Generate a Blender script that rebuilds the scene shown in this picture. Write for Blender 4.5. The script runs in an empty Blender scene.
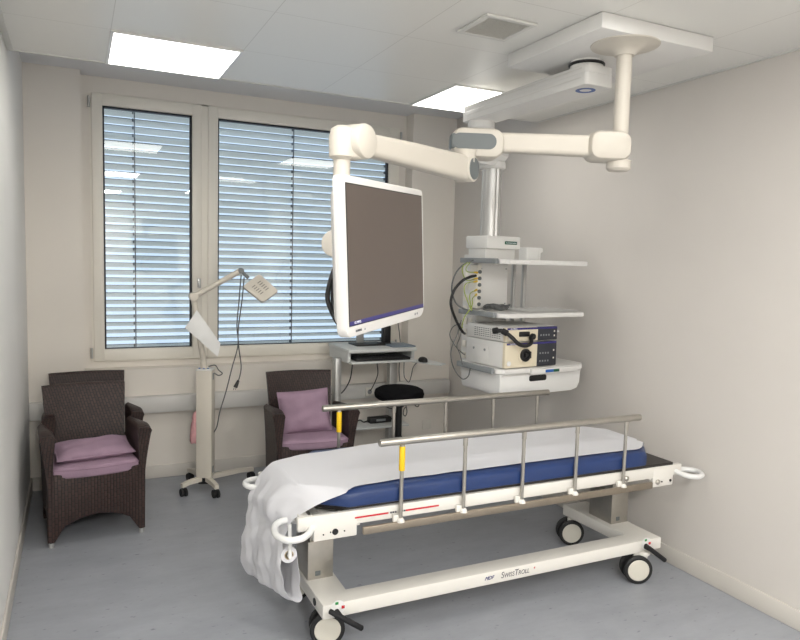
import bpy, bmesh, math, random
from mathutils import Vector, Matrix
random.seed(7)
C = bpy.context.scene.collection
V = Vector
PI = math.pi

# ------------------------------------------------------------------ materials
def lin(c):
    return tuple((x/12.92 if x <= .04045 else ((x+.055)/1.055)**2.4) for x in [v/255 for v in c])

def mat(name, rgb, rough=.5, metal=0., var=0., scale=12., bump=0., bscale=200., spec=.5, emit=None, estr=1.):
    m = bpy.data.materials.new(name); m.use_nodes = True
    nt = m.node_tree; b = nt.nodes['Principled BSDF']
    col = (*lin(rgb), 1)
    b.inputs['Base Color'].default_value = col
    b.inputs['Roughness'].default_value = rough
    b.inputs['Metallic'].default_value = metal
    b.inputs['Specular IOR Level'].default_value = spec
    tc = nt.nodes.new('ShaderNodeTexCoord')
    if var:
        n = nt.nodes.new('ShaderNodeTexNoise'); n.inputs['Scale'].default_value = scale; n.inputs['Detail'].default_value = 4
        nt.links.new(tc.outputs['Object'], n.inputs['Vector'])
        r = nt.nodes.new('ShaderNodeValToRGB')
        r.color_ramp.elements[0].position = .3; r.color_ramp.elements[1].position = .7
        r.color_ramp.elements[0].color = (*[max(0, x*(1-var)) for x in col[:3]], 1)
        r.color_ramp.elements[1].color = (*[min(1, x*(1+var)) for x in col[:3]], 1)
        nt.links.new(n.outputs['Fac'], r.inputs['Fac']); nt.links.new(r.outputs['Color'], b.inputs['Base Color'])
    if bump:
        n2 = nt.nodes.new('ShaderNodeTexNoise'); n2.inputs['Scale'].default_value = bscale
        nt.links.new(tc.outputs['Object'], n2.inputs['Vector'])
        bp = nt.nodes.new('ShaderNodeBump'); bp.inputs['Strength'].default_value = bump; bp.inputs['Distance'].default_value = .003
        nt.links.new(n2.outputs['Fac'], bp.inputs['Height']); nt.links.new(bp.outputs['Normal'], b.inputs['Normal'])
    if emit:
        b.inputs['Emission Color'].default_value = (*lin(emit), 1); b.inputs['Emission Strength'].default_value = estr
    return m

def wicker_mat():
    m = mat('wicker', (46, 33, 30), .5)
    nt = m.node_tree; b = nt.nodes['Principled BSDF']
    tc = nt.nodes.new('ShaderNodeTexCoord'); sp = nt.nodes.new('ShaderNodeSeparateXYZ'); nt.links.new(tc.outputs['Object'], sp.inputs[0])
    ad = nt.nodes.new('ShaderNodeMath'); ad.operation = 'ADD'; nt.links.new(sp.outputs[0], ad.inputs[0]); nt.links.new(sp.outputs[1], ad.inputs[1])
    cb = nt.nodes.new('ShaderNodeCombineXYZ'); nt.links.new(sp.outputs[2], cb.inputs[0]); nt.links.new(ad.outputs[0], cb.inputs[1])
    br = nt.nodes.new('ShaderNodeTexBrick'); nt.links.new(cb.outputs[0], br.inputs['Vector'])
    br.inputs['Scale'].default_value = 1; br.inputs['Brick Width'].default_value = .034; br.inputs['Row Height'].default_value = .017
    br.inputs['Mortar Size'].default_value = .003; br.inputs['Mortar Smooth'].default_value = .6
    br.inputs['Color1'].default_value = (*lin((68, 48, 44)), 1); br.inputs['Color2'].default_value = (*lin((54, 38, 34)), 1)
    br.inputs['Mortar'].default_value = (*lin((20, 14, 13)), 1)
    nt.links.new(br.outputs['Color'], b.inputs['Base Color'])
    inv = nt.nodes.new('ShaderNodeMath'); inv.operation = 'SUBTRACT'; inv.inputs[0].default_value = 1; nt.links.new(br.outputs['Fac'], inv.inputs[1])
    bp = nt.nodes.new('ShaderNodeBump'); bp.inputs['Strength'].default_value = .7; bp.inputs['Distance'].default_value = .003
    nt.links.new(inv.outputs[0], bp.inputs['Height']); nt.links.new(bp.outputs['Normal'], b.inputs['Normal'])
    return m

def floor_mat():
    m = mat('linoleum', (150, 153, 160), .38, spec=.35)
    nt = m.node_tree; b = nt.nodes['Principled BSDF']; tc = nt.nodes.new('ShaderNodeTexCoord')
    mp = nt.nodes.new('ShaderNodeMapping'); mp.inputs['Scale'].default_value = (1, 2.2, 1); mp.inputs['Rotation'].default_value = (0, 0, .1)
    nt.links.new(tc.outputs['Object'], mp.inputs[0])
    n1 = nt.nodes.new('ShaderNodeTexNoise'); n1.inputs['Scale'].default_value = 3; n1.inputs['Detail'].default_value = 8; n1.inputs['Roughness'].default_value = .7
    n2 = nt.nodes.new('ShaderNodeTexNoise'); n2.inputs['Scale'].default_value = 22; n2.inputs['Detail'].default_value = 3
    for n in (n1, n2): nt.links.new(mp.outputs[0], n.inputs['Vector'])
    r1 = nt.nodes.new('ShaderNodeValToRGB'); r1.color_ramp.elements[0].position = .25; r1.color_ramp.elements[1].position = .75
    r1.color_ramp.elements[0].color = (*lin((146, 149, 155)), 1); r1.color_ramp.elements[1].color = (*lin((164, 167, 173)), 1)
    nt.links.new(n1.outputs['Fac'], r1.inputs['Fac'])
    r2 = nt.nodes.new('ShaderNodeValToRGB'); r2.color_ramp.elements[0].position = .66; r2.color_ramp.elements[1].position = .74
    r2.color_ramp.elements[0].color = (1, 1, 1, 1); r2.color_ramp.elements[1].color = (.62, .61, .62, 1)
    nt.links.new(n2.outputs['Fac'], r2.inputs['Fac'])
    mx = nt.nodes.new('ShaderNodeMix'); mx.data_type = 'RGBA'; mx.blend_type = 'MULTIPLY'; mx.inputs[0].default_value = 1
    nt.links.new(r1.outputs['Color'], mx.inputs[6]); nt.links.new(r2.outputs['Color'], mx.inputs[7])
    nt.links.new(mx.outputs[2], b.inputs['Base Color'])
    return m

def ceiling_mat():
    # white metal ceiling tiles with hairline joints
    m = mat('ceiling_tiles', (228, 227, 222), .35, spec=.4)
    nt = m.node_tree; b = nt.nodes['Principled BSDF']; tc = nt.nodes.new('ShaderNodeTexCoord'); sp = nt.nodes.new('ShaderNodeSeparateXYZ')
    nt.links.new(tc.outputs['Object'], sp.inputs[0])
    def line(sock, off, period, w):
        a = nt.nodes.new('ShaderNodeMath'); a.operation = 'SUBTRACT'; nt.links.new(sock, a.inputs[0]); a.inputs[1].default_value = off - period/2 - 20*period
        q = nt.nodes.new('ShaderNodeMath'); q.operation = 'MODULO'; nt.links.new(a.outputs[0], q.inputs[0]); q.inputs[1].default_value = period
        c = nt.nodes.new('ShaderNodeMath'); c.operation = 'COMPARE'; nt.links.new(q.outputs[0], c.inputs[0]); c.inputs[1].default_value = period/2; c.inputs[2].default_value = w
        return c.outputs[0]
    la = line(sp.outputs[0], X0, TW, .0018); lb = line(sp.outputs[1], YE, TD, .0018)
    mx = nt.nodes.new('ShaderNodeMath'); mx.operation = 'MAXIMUM'; nt.links.new(la, mx.inputs[0]); nt.links.new(lb, mx.inputs[1])
    c = nt.nodes.new('ShaderNodeMix'); c.data_type = 'RGBA'; nt.links.new(mx.outputs[0], c.inputs[0])
    c.inputs[6].default_value = (*lin((228, 227, 222)), 1); c.inputs[7].default_value = (*lin((204, 202, 196)), 1)
    nt.links.new(c.outputs[2], b.inputs['Base Color'])
    return m

def glass_mat():
    m = bpy.data.materials.new('window_glass'); m.use_nodes = True; nt = m.node_tree; nt.nodes.clear()
    o = nt.nodes.new('ShaderNodeOutputMaterial'); mx = nt.nodes.new('ShaderNodeMixShader')
    t = nt.nodes.new('ShaderNodeBsdfTransparent'); t.inputs[0].default_value = (.93, .96, .96, 1)
    g = nt.nodes.new('ShaderNodeBsdfGlossy'); g.inputs['Roughness'].default_value = .0; g.inputs[0].default_value = (1, 1, 1, 1)
    f = nt.nodes.new('ShaderNodeFresnel'); f.inputs['IOR'].default_value = 1.52
    k = nt.nodes.new('ShaderNodeMath'); k.operation = 'MULTIPLY'; k.inputs[1].default_value = 1.0; nt.links.new(f.outputs[0], k.inputs[0])
    nt.links.new(k.outputs[0], mx.inputs[0]); nt.links.new(t.outputs[0], mx.inputs[1]); nt.links.new(g.outputs[0], mx.inputs[2])
    nt.links.new(mx.outputs[0], o.inputs[0])
    return m

def paper_mat():
    m = mat('crepe_paper', (236, 236, 240), .9, spec=.1, bump=.25, bscale=260)
    nt = m.node_tree; b = nt.nodes['Principled BSDF']; out = [n for n in nt.nodes if n.type == 'OUTPUT_MATERIAL'][0]
    tr = nt.nodes.new('ShaderNodeBsdfTranslucent'); tr.inputs[0].default_value = (.85, .84, .82, 1)
    mx = nt.nodes.new('ShaderNodeMixShader'); mx.inputs[0].default_value = .22
    nt.links.new(b.outputs[0], mx.inputs[1]); nt.links.new(tr.outputs[0], mx.inputs[2]); nt.links.new(mx.outputs[0], out.inputs[0])
    return m

# ------------------------------------------------------------------ room numbers (metres)
XL, XR, YB, YE, H = -.295, 2.998, 5.218, 4.043, 2.6625
TD, TW, X0 = .5897, .6006, .1624
YN = 5.352           # niche wall (window) plane
YR = -2.2            # wall behind the camera
HU = 2.885           # raised ceiling beside the window

M = dict(
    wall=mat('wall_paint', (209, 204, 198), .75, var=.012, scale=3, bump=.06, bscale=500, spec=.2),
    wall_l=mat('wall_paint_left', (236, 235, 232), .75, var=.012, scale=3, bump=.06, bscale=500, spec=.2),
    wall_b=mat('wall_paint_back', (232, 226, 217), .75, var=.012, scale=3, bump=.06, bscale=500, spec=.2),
    floor=floor_mat(), ceil=ceiling_mat(),
    ceil_up=mat('raised_ceiling', (226, 227, 230), .6),
    base=mat('skirting', (208, 203, 195), .5),
    trim=mat('ceiling_trim', (214, 213, 208), .5),
    gapdark=mat('shadow_gap', (70, 68, 64), .8),
    frame=mat('window_frame', (236, 231, 220), .4),
    gasket=mat('black_gasket', (22, 24, 34), .5),
    glass=glass_mat(),
    slat=mat('blind_slat', (234, 234, 230), .5), slat_edge=mat('blind_slat_edge', (70, 76, 84), .6),
    cordg=mat('blind_cord', (90, 96, 104), .6),
    trunk=mat('trunking', (212, 210, 206), .45),
    steel=mat('brushed_steel', (176, 172, 164), .33, metal=.85, var=.04, scale=30),
    steel_d=mat('rail_steel', (150, 140, 126), .38, metal=.75, var=.04, scale=30),
    alu=mat('aluminium', (190, 190, 188), .35, metal=.6),
    chrome=mat('chrome', (210, 210, 210), .12, metal=1),
    white=mat('white_enamel', (222, 219, 212), .38),
    white_c=mat('white_casing', (220, 219, 216), .4),
    cream=mat('cream_enamel', (200, 194, 183), .45), casing=mat('monitor_casing', (206, 204, 201), .42),
    beige=mat('lamp_enamel', (214, 207, 194), .42),
    plastic=mat('white_plastic', (226, 226, 224), .33),
    grey=mat('grey_plastic', (132, 136, 138), .5),
    greyd=mat('dark_grey_plastic', (98, 104, 105), .45),
    black=mat('black_plastic', (18, 18, 20), .45),
    rubber=mat('black_rubber', (24, 24, 26), .7),
    tyre=mat('castor_tyre', (30, 30, 30), .6),
    hub=mat('castor_hub', (206, 202, 190), .5),
    board=mat('black_deck', (44, 40, 38), .5),
    blue=mat('blue_vinyl', (28, 52, 100), .42, var=.05, scale=6),
    paper=paper_mat(),
    core=mat('cardboard_core', (196, 178, 150), .8),
    yellow=mat('yellow_sleeve', (238, 196, 20), .5),
    red=mat('red_mark', (196, 30, 44), .5), green=mat('green_mark', (40, 140, 70), .5),
    greenl=mat('green_label', (18, 82, 60), .4), bluel=mat('blue_label', (36, 92, 170), .4),
    navy=mat('navy_strip', (44, 40, 110), .4), ink=mat('grey_ink', (88, 88, 92), .6), inkb=mat('blue_ink', (34, 40, 110), .6),
    inkw=mat('white_ink', (225, 225, 230), .6, emit=(225, 225, 230), estr=.15),
    inkr=mat('red_ink', (190, 70, 60), .6), bluer=mat('blue_ring', (56, 92, 160), .4),
    screen=mat('monitor_screen', (84, 75, 69), .36, spec=.35), 
    fascia=mat('cream_fascia', (222, 212, 188), .45),
    panel=mat('dark_panel', (44, 46, 54), .4),
    wicker=wicker_mat(),
    mauve=mat('mauve_velour', (166, 140, 158), .9, var=.08, scale=9, bump=.3, bscale=120, spec=.15),
    pink=mat('pink_fabric', (210, 158, 160), .85, var=.12, scale=30),
    cloth=mat('white_cloth', (232, 232, 230), .85),
    fabric=mat('black_fabric', (22, 22, 24), .95, bump=.4, bscale=300, spec=.1),
    desk=mat('desk_grey', (206, 208, 206), .4), padblue=mat('slate_pad', (110, 122, 134), .5),
    cgrey2=mat('vent_shadow', (140, 134, 126), .6), cgrey=mat('grey_cable', (92, 94, 94), .55), cblack=mat('black_cable', (20, 20, 22), .5), cyg=mat('green_yellow_cable', (150, 165, 70), .5),
    cyel=mat('yellow_plug', (222, 186, 40), .5), corange=mat('orange_cable', (226, 120, 40), .5), clime=mat('lime_cable', (150, 200, 80), .5),
    grille=mat('vent_grille', (196, 194, 186), .6),
    light=mat('light_diffuser', (255, 255, 255), .5, emit=(255, 252, 246), estr=5.5),
    socket=mat('socket_plate', (226, 222, 212), .45),
)

# ------------------------------------------------------------------ builders
def new(): return bmesh.new()

def obj(name, bm, m, parent=None, label=None, smooth=True, angle=28, mats=None):
    me = bpy.data.meshes.new(name)
    bmesh.ops.recalc_face_normals(bm, faces=bm.faces)
    if smooth:
        for f in bm.faces: f.smooth = True
        th = math.radians(angle)
        for e in bm.edges:
            lf = e.link_faces
            if len(lf) == 2 and not (lf[0].material_index == 1 and lf[1].material_index == 1) and lf[0].normal.angle(lf[1].normal, 0) > th: e.smooth = False
    for f in bm.faces: f.material_index = 0
    bm.to_mesh(me); bm.free()
    o = bpy.data.objects.new(name, me); C.objects.link(o)
    for x in (mats or [m]): me.materials.append(x)
    if parent is not None: o.parent = parent
    if label: o['label'] = label
    return o

def tag(o, label, cat, group=None):
    o['label'] = label; o['category'] = cat
    if group: o['group'] = group
    return o

def thing(name, label, cat, loc=(0, 0, 0), rz=0, group=None):
    o = bpy.data.objects.new(name, None); C.objects.link(o); o.empty_display_size = .05
    o.location = loc; o.rotation_euler = (0, 0, rz)
    return tag(o, label, cat, group)

def struct(name, bm, m, parent=None, **k):
    o = obj(name, bm, m, parent, **k)
    if parent is None: o['kind'] = 'structure'
    return o

def xf(verts, M4):
    for v in verts: v.co = M4 @ v.co

def box(bm, c, s, rot=None, bev=0., seg=2):
    r = bmesh.ops.create_cube(bm, size=1.0); vs = r['verts']
    for v in vs: v.co = V((v.co.x*s[0], v.co.y*s[1], v.co.z*s[2]))
    if bev:
        es = list({e for v in vs for e in v.link_edges})
        rr = bmesh.ops.bevel(bm, geom=es, offset=bev, segments=seg, affect='EDGES', profile=.5)
        vs = [v for v in rr['verts']]
        # bevel may leave isolated set: collect connected verts
        seen = set(vs); st = list(vs)
        while st:
            v = st.pop()
            for e in v.link_edges:
                o = e.other_vert(v)
                if o not in seen: seen.add(o); st.append(o)
        vs = list(seen)
    R = rot if rot is not None else Matrix.Identity(3)
    for v in vs: v.co = R @ v.co + V(c)
    return vs

def bx(bm, x0, x1, y0, y1, z0, z1, bev=0., seg=2):
    return box(bm, ((x0+x1)/2, (y0+y1)/2, (z0+z1)/2), (x1-x0, y1-y0, z1-z0), None, bev, seg)

def frame_of(d):
    d = d.normalized(); a = V((0, 0, 1)) if abs(d.z) < .95 else V((1, 0, 0))
    s = d.cross(a).normalized(); t = s.cross(d).normalized()
    return s, t

def ringloft(bm, rings, cap=True, closed=False):
    """rings: list of lists of points, equal length"""
    vr = [[bm.verts.new(p) for p in ring] for ring in rings]
    n = len(vr[0]); m = len(vr)
    for i in range(m if closed else m-1):
        a, b = vr[i], vr[(i+1) % m]
        for k in range(n): bm.faces.new((a[k], a[(k+1) % n], b[(k+1) % n], b[k]))
    if cap and not closed:
        bm.faces.new(vr[0][::-1]); bm.faces.new(vr[-1])
    return [v for r in vr for v in r]

def circ(c, s, t, r, n): return [V(c)+s*(math.cos(2*PI*k/n)*r)+t*(math.sin(2*PI*k/n)*r) for k in range(n)]

def cyl(bm, p0, p1, r0, r1=None, n=20, bev=0.):
    p0, p1 = V(p0), V(p1); s, t = frame_of(p1-p0); r1 = r0 if r1 is None else r1
    d = (p1-p0).normalized()
    if bev:
        rings = [circ(p0, s, t, r0-bev, n), circ(p0+d*bev*.3, s, t, r0-bev*.3, n), circ(p0+d*bev, s, t, r0, n),
                 circ(p1-d*bev, s, t, r1, n), circ(p1-d*bev*.3, s, t, r1-bev*.3, n), circ(p1, s, t, r1-bev, n)]
    else: rings = [circ(p0, s, t, r0, n), circ(p1, s, t, r1, n)]
    return ringloft(bm, rings)

def lathe(bm, prof, o=(0, 0, 0), axis=(0, 0, 1), n=28):
    o = V(o); d = V(axis).normalized(); s, t = frame_of(d)
    return ringloft(bm, [circ(o+d*z, s, t, max(r, 1e-4), n) for r, z in prof])

def catmull(pts, sub=6):
    P = [V(p) for p in pts]
    if len(P) < 3: return P
    P = [2*P[0]-P[1]] + P + [2*P[-1]-P[-2]]; out = []
    for i in range(1, len(P)-2):
        a, b, c, d = P[i-1:i+3]
        for k in range(sub):
            u = k/sub
            out.append(.5*((2*b)+(c-a)*u+(2*a-5*b+4*c-d)*u*u+(3*b-a-3*c+d)*u**3))
    out.append(P[-2]); return out

def tube(bm, pts, r, n=8, closed=False, flat=1.):
    P = [V(p) for p in pts]; m = len(P); rings = []; s = None
    for i in range(m):
        d = (P[(i+1) % m]-P[i-1]) if closed else (P[min(i+1, m-1)]-P[max(i-1, 0)])
        d.normalize()
        if s is None: s, t = frame_of(d)
        else:
            s = (s - d*s.dot(d)); s.normalize()
        t = s.cross(d)
        rr = r[i] if isinstance(r, (list, tuple)) else r
        rings.append([P[i]+s*(math.cos(2*PI*k/n)*rr)+t*(math.sin(2*PI*k/n)*rr*flat) for k in range(n)])
    nf = len(bm.faces); vs = ringloft(bm, rings, closed=closed); bm.faces.ensure_lookup_table()
    for f in bm.faces[nf:]:
        if len(f.verts) == 4: f.material_index = 1
    return vs

def prism(bm, poly, o, ux, uy, depth, bev=0.):
    """poly in (u,v); extruded from o along ux x uy direction by depth (signed), centred at start"""
    ux, uy = V(ux), V(uy); w = ux.cross(uy).normalized(); o = V(o)
    a = [o+ux*p[0]+uy*p[1] for p in poly]
    if bev:
        cx = sum(p[0] for p in poly)/len(poly); cy = sum(p[1] for p in poly)/len(poly)
        def inset(k):
            out = []; n = len(poly)
            for i in range(n):
                p0, p1, p2 = V(poly[i-1]), V(poly[i]), V(poly[(i+1) % n])
                e1 = (p1-p0).normalized(); e2 = (p2-p1).normalized()
                n1 = V((-e1.y, e1.x)); n2 = V((-e2.y, e2.x)); b = (n1+n2)
                if b.length < 1e-6: b = n1
                b.normalize(); c = max(.4, b.dot(n1)); out.append(p1+b*(k/c)*sgn)
            return out
        area = sum(poly[i-1][0]*poly[i][1]-poly[i][0]*poly[i-1][1] for i in range(len(poly)))
        sgn = 1 if area > 0 else -1
        f = lambda q, z: [o+ux*p[0]+uy*p[1]+w*z for p in q]
        sg = 1 if depth > 0 else -1
        return ringloft(bm, [f(inset(bev), 0), f(inset(bev*.3), sg*bev*.3), f(poly, sg*bev), f(poly, depth-sg*bev), f(inset(bev*.3), depth-sg*bev*.3), f(inset(bev), depth)])
    return ringloft(bm, [a, [p+w*depth for p in a]])

def rrect(w, h, r, n=5, cx=0, cy=0):
    out = []
    for (sx, sy, a0) in ((1, 1, 0), (-1, 1, 90), (-1, -1, 180), (1, -1, 270)):
        for k in range(n+1):
            a = math.radians(a0+90*k/n)
            out.append((cx+sx*(w/2-r)+r*math.cos(a), cy+sy*(h/2-r)+r*math.sin(a)))
    return out

def grid(bm, rows, thick=0.):
    vr = [[bm.verts.new(p) for p in row] for row in rows]
    for i in range(len(vr)-1):
        for k in range(len(vr[0])-1): bm.faces.new((vr[i][k], vr[i][k+1], vr[i+1][k+1], vr[i+1][k]))
    if thick:
        bmesh.ops.recalc_face_normals(bm, faces=bm.faces)
        bmesh.ops.solidify(bm, geom=bm.faces[:], thickness=thick)

def text(name, s, size, m, parent, loc, rot, shear=0., depth=.0006, label=None, sx=1., caps=False):
    cu = bpy.data.curves.new(name, 'FONT'); cu.body = s; cu.size = size; cu.extrude = depth; cu.shear = shear; cu.align_x = 'CENTER'; cu.align_y = 'CENTER'
    if caps:
        cu.small_caps_scale = .72
        for i_, ch_ in enumerate(s): cu.body_format[i_].use_small_caps = ch_.islower()
    t = bpy.data.objects.new(name, cu); C.objects.link(t)
    dg = bpy.context.evaluated_depsgraph_get(); me = bpy.data.meshes.new_from_object(t.evaluated_get(dg))
    bpy.data.objects.remove(t); 
    o = bpy.data.objects.new(name, me); C.objects.link(o); me.materials.clear(); me.materials.append(m)
    o.parent = parent; o.location = loc; o.rotation_euler = rot; o.scale = (sx, 1, 1)
    if label: o['label'] = label
    return o

RZ = lambda a: Matrix.Rotation(a, 3, 'Z')
RX = lambda a: Matrix.Rotation(a, 3, 'X')
RY = lambda a: Matrix.Rotation(a, 3, 'Y')

# ------------------------------------------------------------------ camera
f_px, yaw, pitch, roll = 680.3, .4468, -.0862, .0263
fw = V((math.sin(yaw)*math.cos(pitch), math.cos(yaw)*math.cos(pitch), math.sin(pitch)))
r0 = V((math.cos(yaw), -math.sin(yaw), 0)); u0 = r0.cross(fw)
rt = math.cos(roll)*r0+math.sin(roll)*u0; up = -math.sin(roll)*r0+math.cos(roll)*u0
cd = bpy.data.cameras.new('camera'); cam = bpy.data.objects.new('camera', cd); C.objects.link(cam)
cam.matrix_world = Matrix(((rt.x, up.x, -fw.x, 0), (rt.y, up.y, -fw.y, 0), (rt.z, up.z, -fw.z, 1.65), (0, 0, 0, 1)))
cd.sensor_fit = 'HORIZONTAL'; cd.sensor_width = 36; cd.lens = f_px/800*36; cd.clip_start = .02
bpy.context.scene.camera = cam

# ------------------------------------------------------------------ setting
bm = new(); bx(bm, XL-.1, XR+.1, YR-.1, YB+.3, -.1, 0); struct('floor', bm, M['floor'], smooth=False)
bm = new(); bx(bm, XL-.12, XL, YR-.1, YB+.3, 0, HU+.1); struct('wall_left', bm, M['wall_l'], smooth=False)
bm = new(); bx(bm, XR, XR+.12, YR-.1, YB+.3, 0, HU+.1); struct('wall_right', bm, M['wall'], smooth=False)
bm = new(); bx(bm, XL, XR, YR-.12, YR, 0, HU+.1); struct('wall_rear', bm, M['wall'], smooth=False)
NX0, NX1, NZ0 = .053, 2.58, .82
WZ0, WZ1 = .872, 2.768
bm = new()
bx(bm, XL, NX0, YB, YB+.3, 0, HU+.1); bx(bm, NX1, XR, YB, YB+.3, 0, HU+.1); bx(bm, NX0, NX1, YB, YB+.3, 0, NZ0)
# niche wall around the two windows
bx(bm, NX0, .105, YN, YB+.3, NZ0, HU+.1); bx(bm, 2.515, NX1, YN, YB+.3, NZ0, HU+.1); bx(bm, .105, 2.515, YN, YB+.3, NZ0, WZ0-.01); bx(bm, .105, 2.515, YN, YB+.3, WZ1+.01, HU+.1)
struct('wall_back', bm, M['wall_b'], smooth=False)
bm = new(); bx(bm, XL, XR, YR, YE, H, H+.04); struct('ceiling', bm, M['ceil'], smooth=False)
bm = new(); bx(bm, XL, XR, YE-.3, YB+.3, HU, HU+.1); struct('ceiling_raised', bm, M['ceil_up'], smooth=False)
bm = new(); bx(bm, XL, XR, YE, YE+.022, H-.004, H+.03, .003); struct('trim_1', bm, M['trim'])
bm = new(); bx(bm, XR-.02, XR-.001, YR, YE, H-.006, H+.01, .002); struct('trim_2', bm, M['trim'])
bm = new(); bx(bm, XL+.001, XL+.03, YR, YE, H-.006, H+.01, .002); struct('trim_3', bm, M['trim'])
for nm, a in (('left', (XL, XL+.012, YR, YB)), ('right', (XR-.012, XR, YR, YB)), ('back', (XL+.012, XR-.012, YB-.012, YB))):
    bm = new(); bx(bm, *a, 0, .095, .004); struct('baseboard_'+nm, bm, M['base'])
# curtain track under the raised ceiling
bm = new(); bx(bm, XL+.03, XR-.03, 4.72, 4.79, HU-.02, HU-.001, .004); bx(bm, XL+.03, XR-.03, 4.735, 4.775, HU-.03, HU-.019, .003)
o = obj('curtain_track', bm, M['ceil_up']); tag(o, 'grey curtain track on the raised ceiling strip in front of the windows', 'curtain track')

# windows
def window(n, x0, x1, gx0, gx1, handle_x, hinge_x):
    yf = 5.33
    bm = new()
    for (a, b, c, d) in ((x0, gx0, WZ0, WZ1), (gx1, x1, WZ0, WZ1)): bx(bm, a, b, yf, yf+.07, c, d, .006)
    bx(bm, gx0-.004, gx1+.004, yf+.0005, yf+.07, WZ0, .957, .004); bx(bm, gx0-.004, gx1+.004, yf+.0005, yf+.07, 2.69, WZ1, .004)
    w = struct('window_%d' % n, bm, M['frame']); w['label'] = 'cream window sash'
    bm = new()
    for (a, b, c, d) in ((gx0, gx0+.012, .957, 2.69), (gx1-.014, gx1, .957, 2.69), (gx0, gx1, .957, .962), (gx0, gx1, 2.678, 2.69)): bx(bm, a, b, yf+.028, yf+.06, c, d)
    obj('gasket', bm, M['gasket'], w, 'thin black glazing gasket', smooth=False)
    bm = new(); bx(bm, gx0+.01, gx1-.01, yf+.045, yf+.049, .96, 2.685); obj('pane', bm, M['glass'], w, 'clear reflective pane', smooth=False)
    if handle_x:
        bm = new(); box(bm, (handle_x, yf-.004, 1.445), (.026, .008, .07), None, .003); cyl(bm, (handle_x, yf, 1.455), (handle_x, yf-.03, 1.455), .008)
        box(bm, (handle_x, yf-.03, 1.435), (.016, .012, .055), None, .004); obj('handle', bm, M['alu'], w, 'small grey lock handle')
    for z in (2.70, .93):
        bm = new(); cyl(bm, (hinge_x, yf-.006, z-.035), (hinge_x, yf-.006, z+.04), .009, n=12); obj('hinge', bm, M['alu'], w)
window(1, .118, .872, .190, .803, .852, .102)
window(2, .918, 2.507, .992, 2.418, None, 2.517)
bm = new(); bx(bm, .105, .12, 5.345, 5.40, WZ0-.008, WZ1+.008); bx(bm, .870, .92, 5.345, 5.40, WZ0-.008, WZ1+.008); bx(bm, 2.503, 2.515, 5.345, 5.40, WZ0-.008, WZ1+.008)
bx(bm, .12, 2.503, 5.345, 5.40, WZ0-.008, WZ0+.002); bx(bm, .12, 2.503, 5.345, 5.40, WZ1-.002, WZ1+.008); struct('trim_4', bm, M['frame'], smooth=False)
# exterior venetian blinds
def blind(x0, x1, cords, label):
    t = thing('venetian_blind', label, 'window blind', ((x0+x1)/2, 5.50, .93), 0, 'exterior venetian blinds'); ox = (x0+x1)/2
    bm = new(); p = .0555; z = .8995; a = math.radians(27); i = 0
    while z < 2.76:
        rows = []
        for k in range(5):
            u = (k/4-.5); w = .072
            rows.append([(x0-ox, u*w*math.cos(a), z-.93-u*w*math.sin(a)+.006*(1-4*u*u)), (x1-ox, u*w*math.cos(a), z-.93-u*w*math.sin(a)+.006*(1-4*u*u))])
        grid(bm, rows); z += p
    obj('slats', bm, M['slat'], t)
    bm = new(); z = .8995
    while z < 2.76:
        zz = z-.93+.036*math.sin(a)+.0005; yy = -.036*math.cos(a); bx(bm, x0-ox, x1-ox, yy-.001, yy+.002, zz-.001, zz+.0035); z += p
    obj('slat_edges', bm, M['slat_edge'], t, 'dark rolled slat edges', smooth=False)
    for cx in cords:
        bm = new(); bx(bm, cx-.004-ox, cx+.004-ox, -.04, -.036, -.05, 1.84)
        zz = .8995
        while zz < 2.75: bx(bm, cx-.016-ox, cx-.006-ox, -.042, -.03, zz-.93-.0, zz-.93+.022); zz += .0555
        obj('ladder_cord', bm, M['cordg'], t, 'grey ladder cord with slat clips', smooth=False)
    bm = new(); bx(bm, x0-ox, x1-ox, -.03, .03, -.058, -.046, .003); obj('bottom_rail', bm, M['slat'], t)
blind(.12, .88, (.41,), 'closed grey slatted exterior blind behind the narrow window on the left')
blind(.93, 2.55, (1.618, 2.441), 'closed grey slatted exterior blind behind the wide window')

# cable trunking along the back wall
t = thing('cable_trunking', 'white cable trunking running along the back wall under the windows', 'cable trunking', ((XL+XR)/2, 5.18, .505))
ox = (XL+XR)/2
bm = new(); bx(bm, XL+.004-ox, XR-.03-ox, -.03, .037, 0, .118, .003); obj('channel', bm, M['trunk'], t)
bm = new(); bx(bm, XL+.004-ox, XR-.028-ox, -.032, -.029, .012, .104, .001); obj('cover', bm, M['trunk'], t)
def socket(name, label, x, z, y, w=.085, h=.085):
    s = thing(name, label, 'socket', (x, y, z-h/2))
    bm = new(); box(bm, (0, -.005, h/2), (w, .01, h), None, .003); obj('plate', bm, M['socket'], s)
    return s
s = socket('wall_socket', 'blank square cream socket plate low on the back wall', 2.787, .222, YB)
bm = new(); box(bm, (0, -.011, .0425), (.06, .003, .06), None, .001); obj('cover', bm, M['socket'], s)
s = socket('trunking_socket', 'white power socket in the trunking behind the computer desk', 2.2, .562, 5.148, .07, .07)
bm = new(); cyl(bm, (0, -.009, .035), (0, -.0125, .035), .02); obj('insert', bm, M['grey'], s, 'grey round socket insert')

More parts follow.
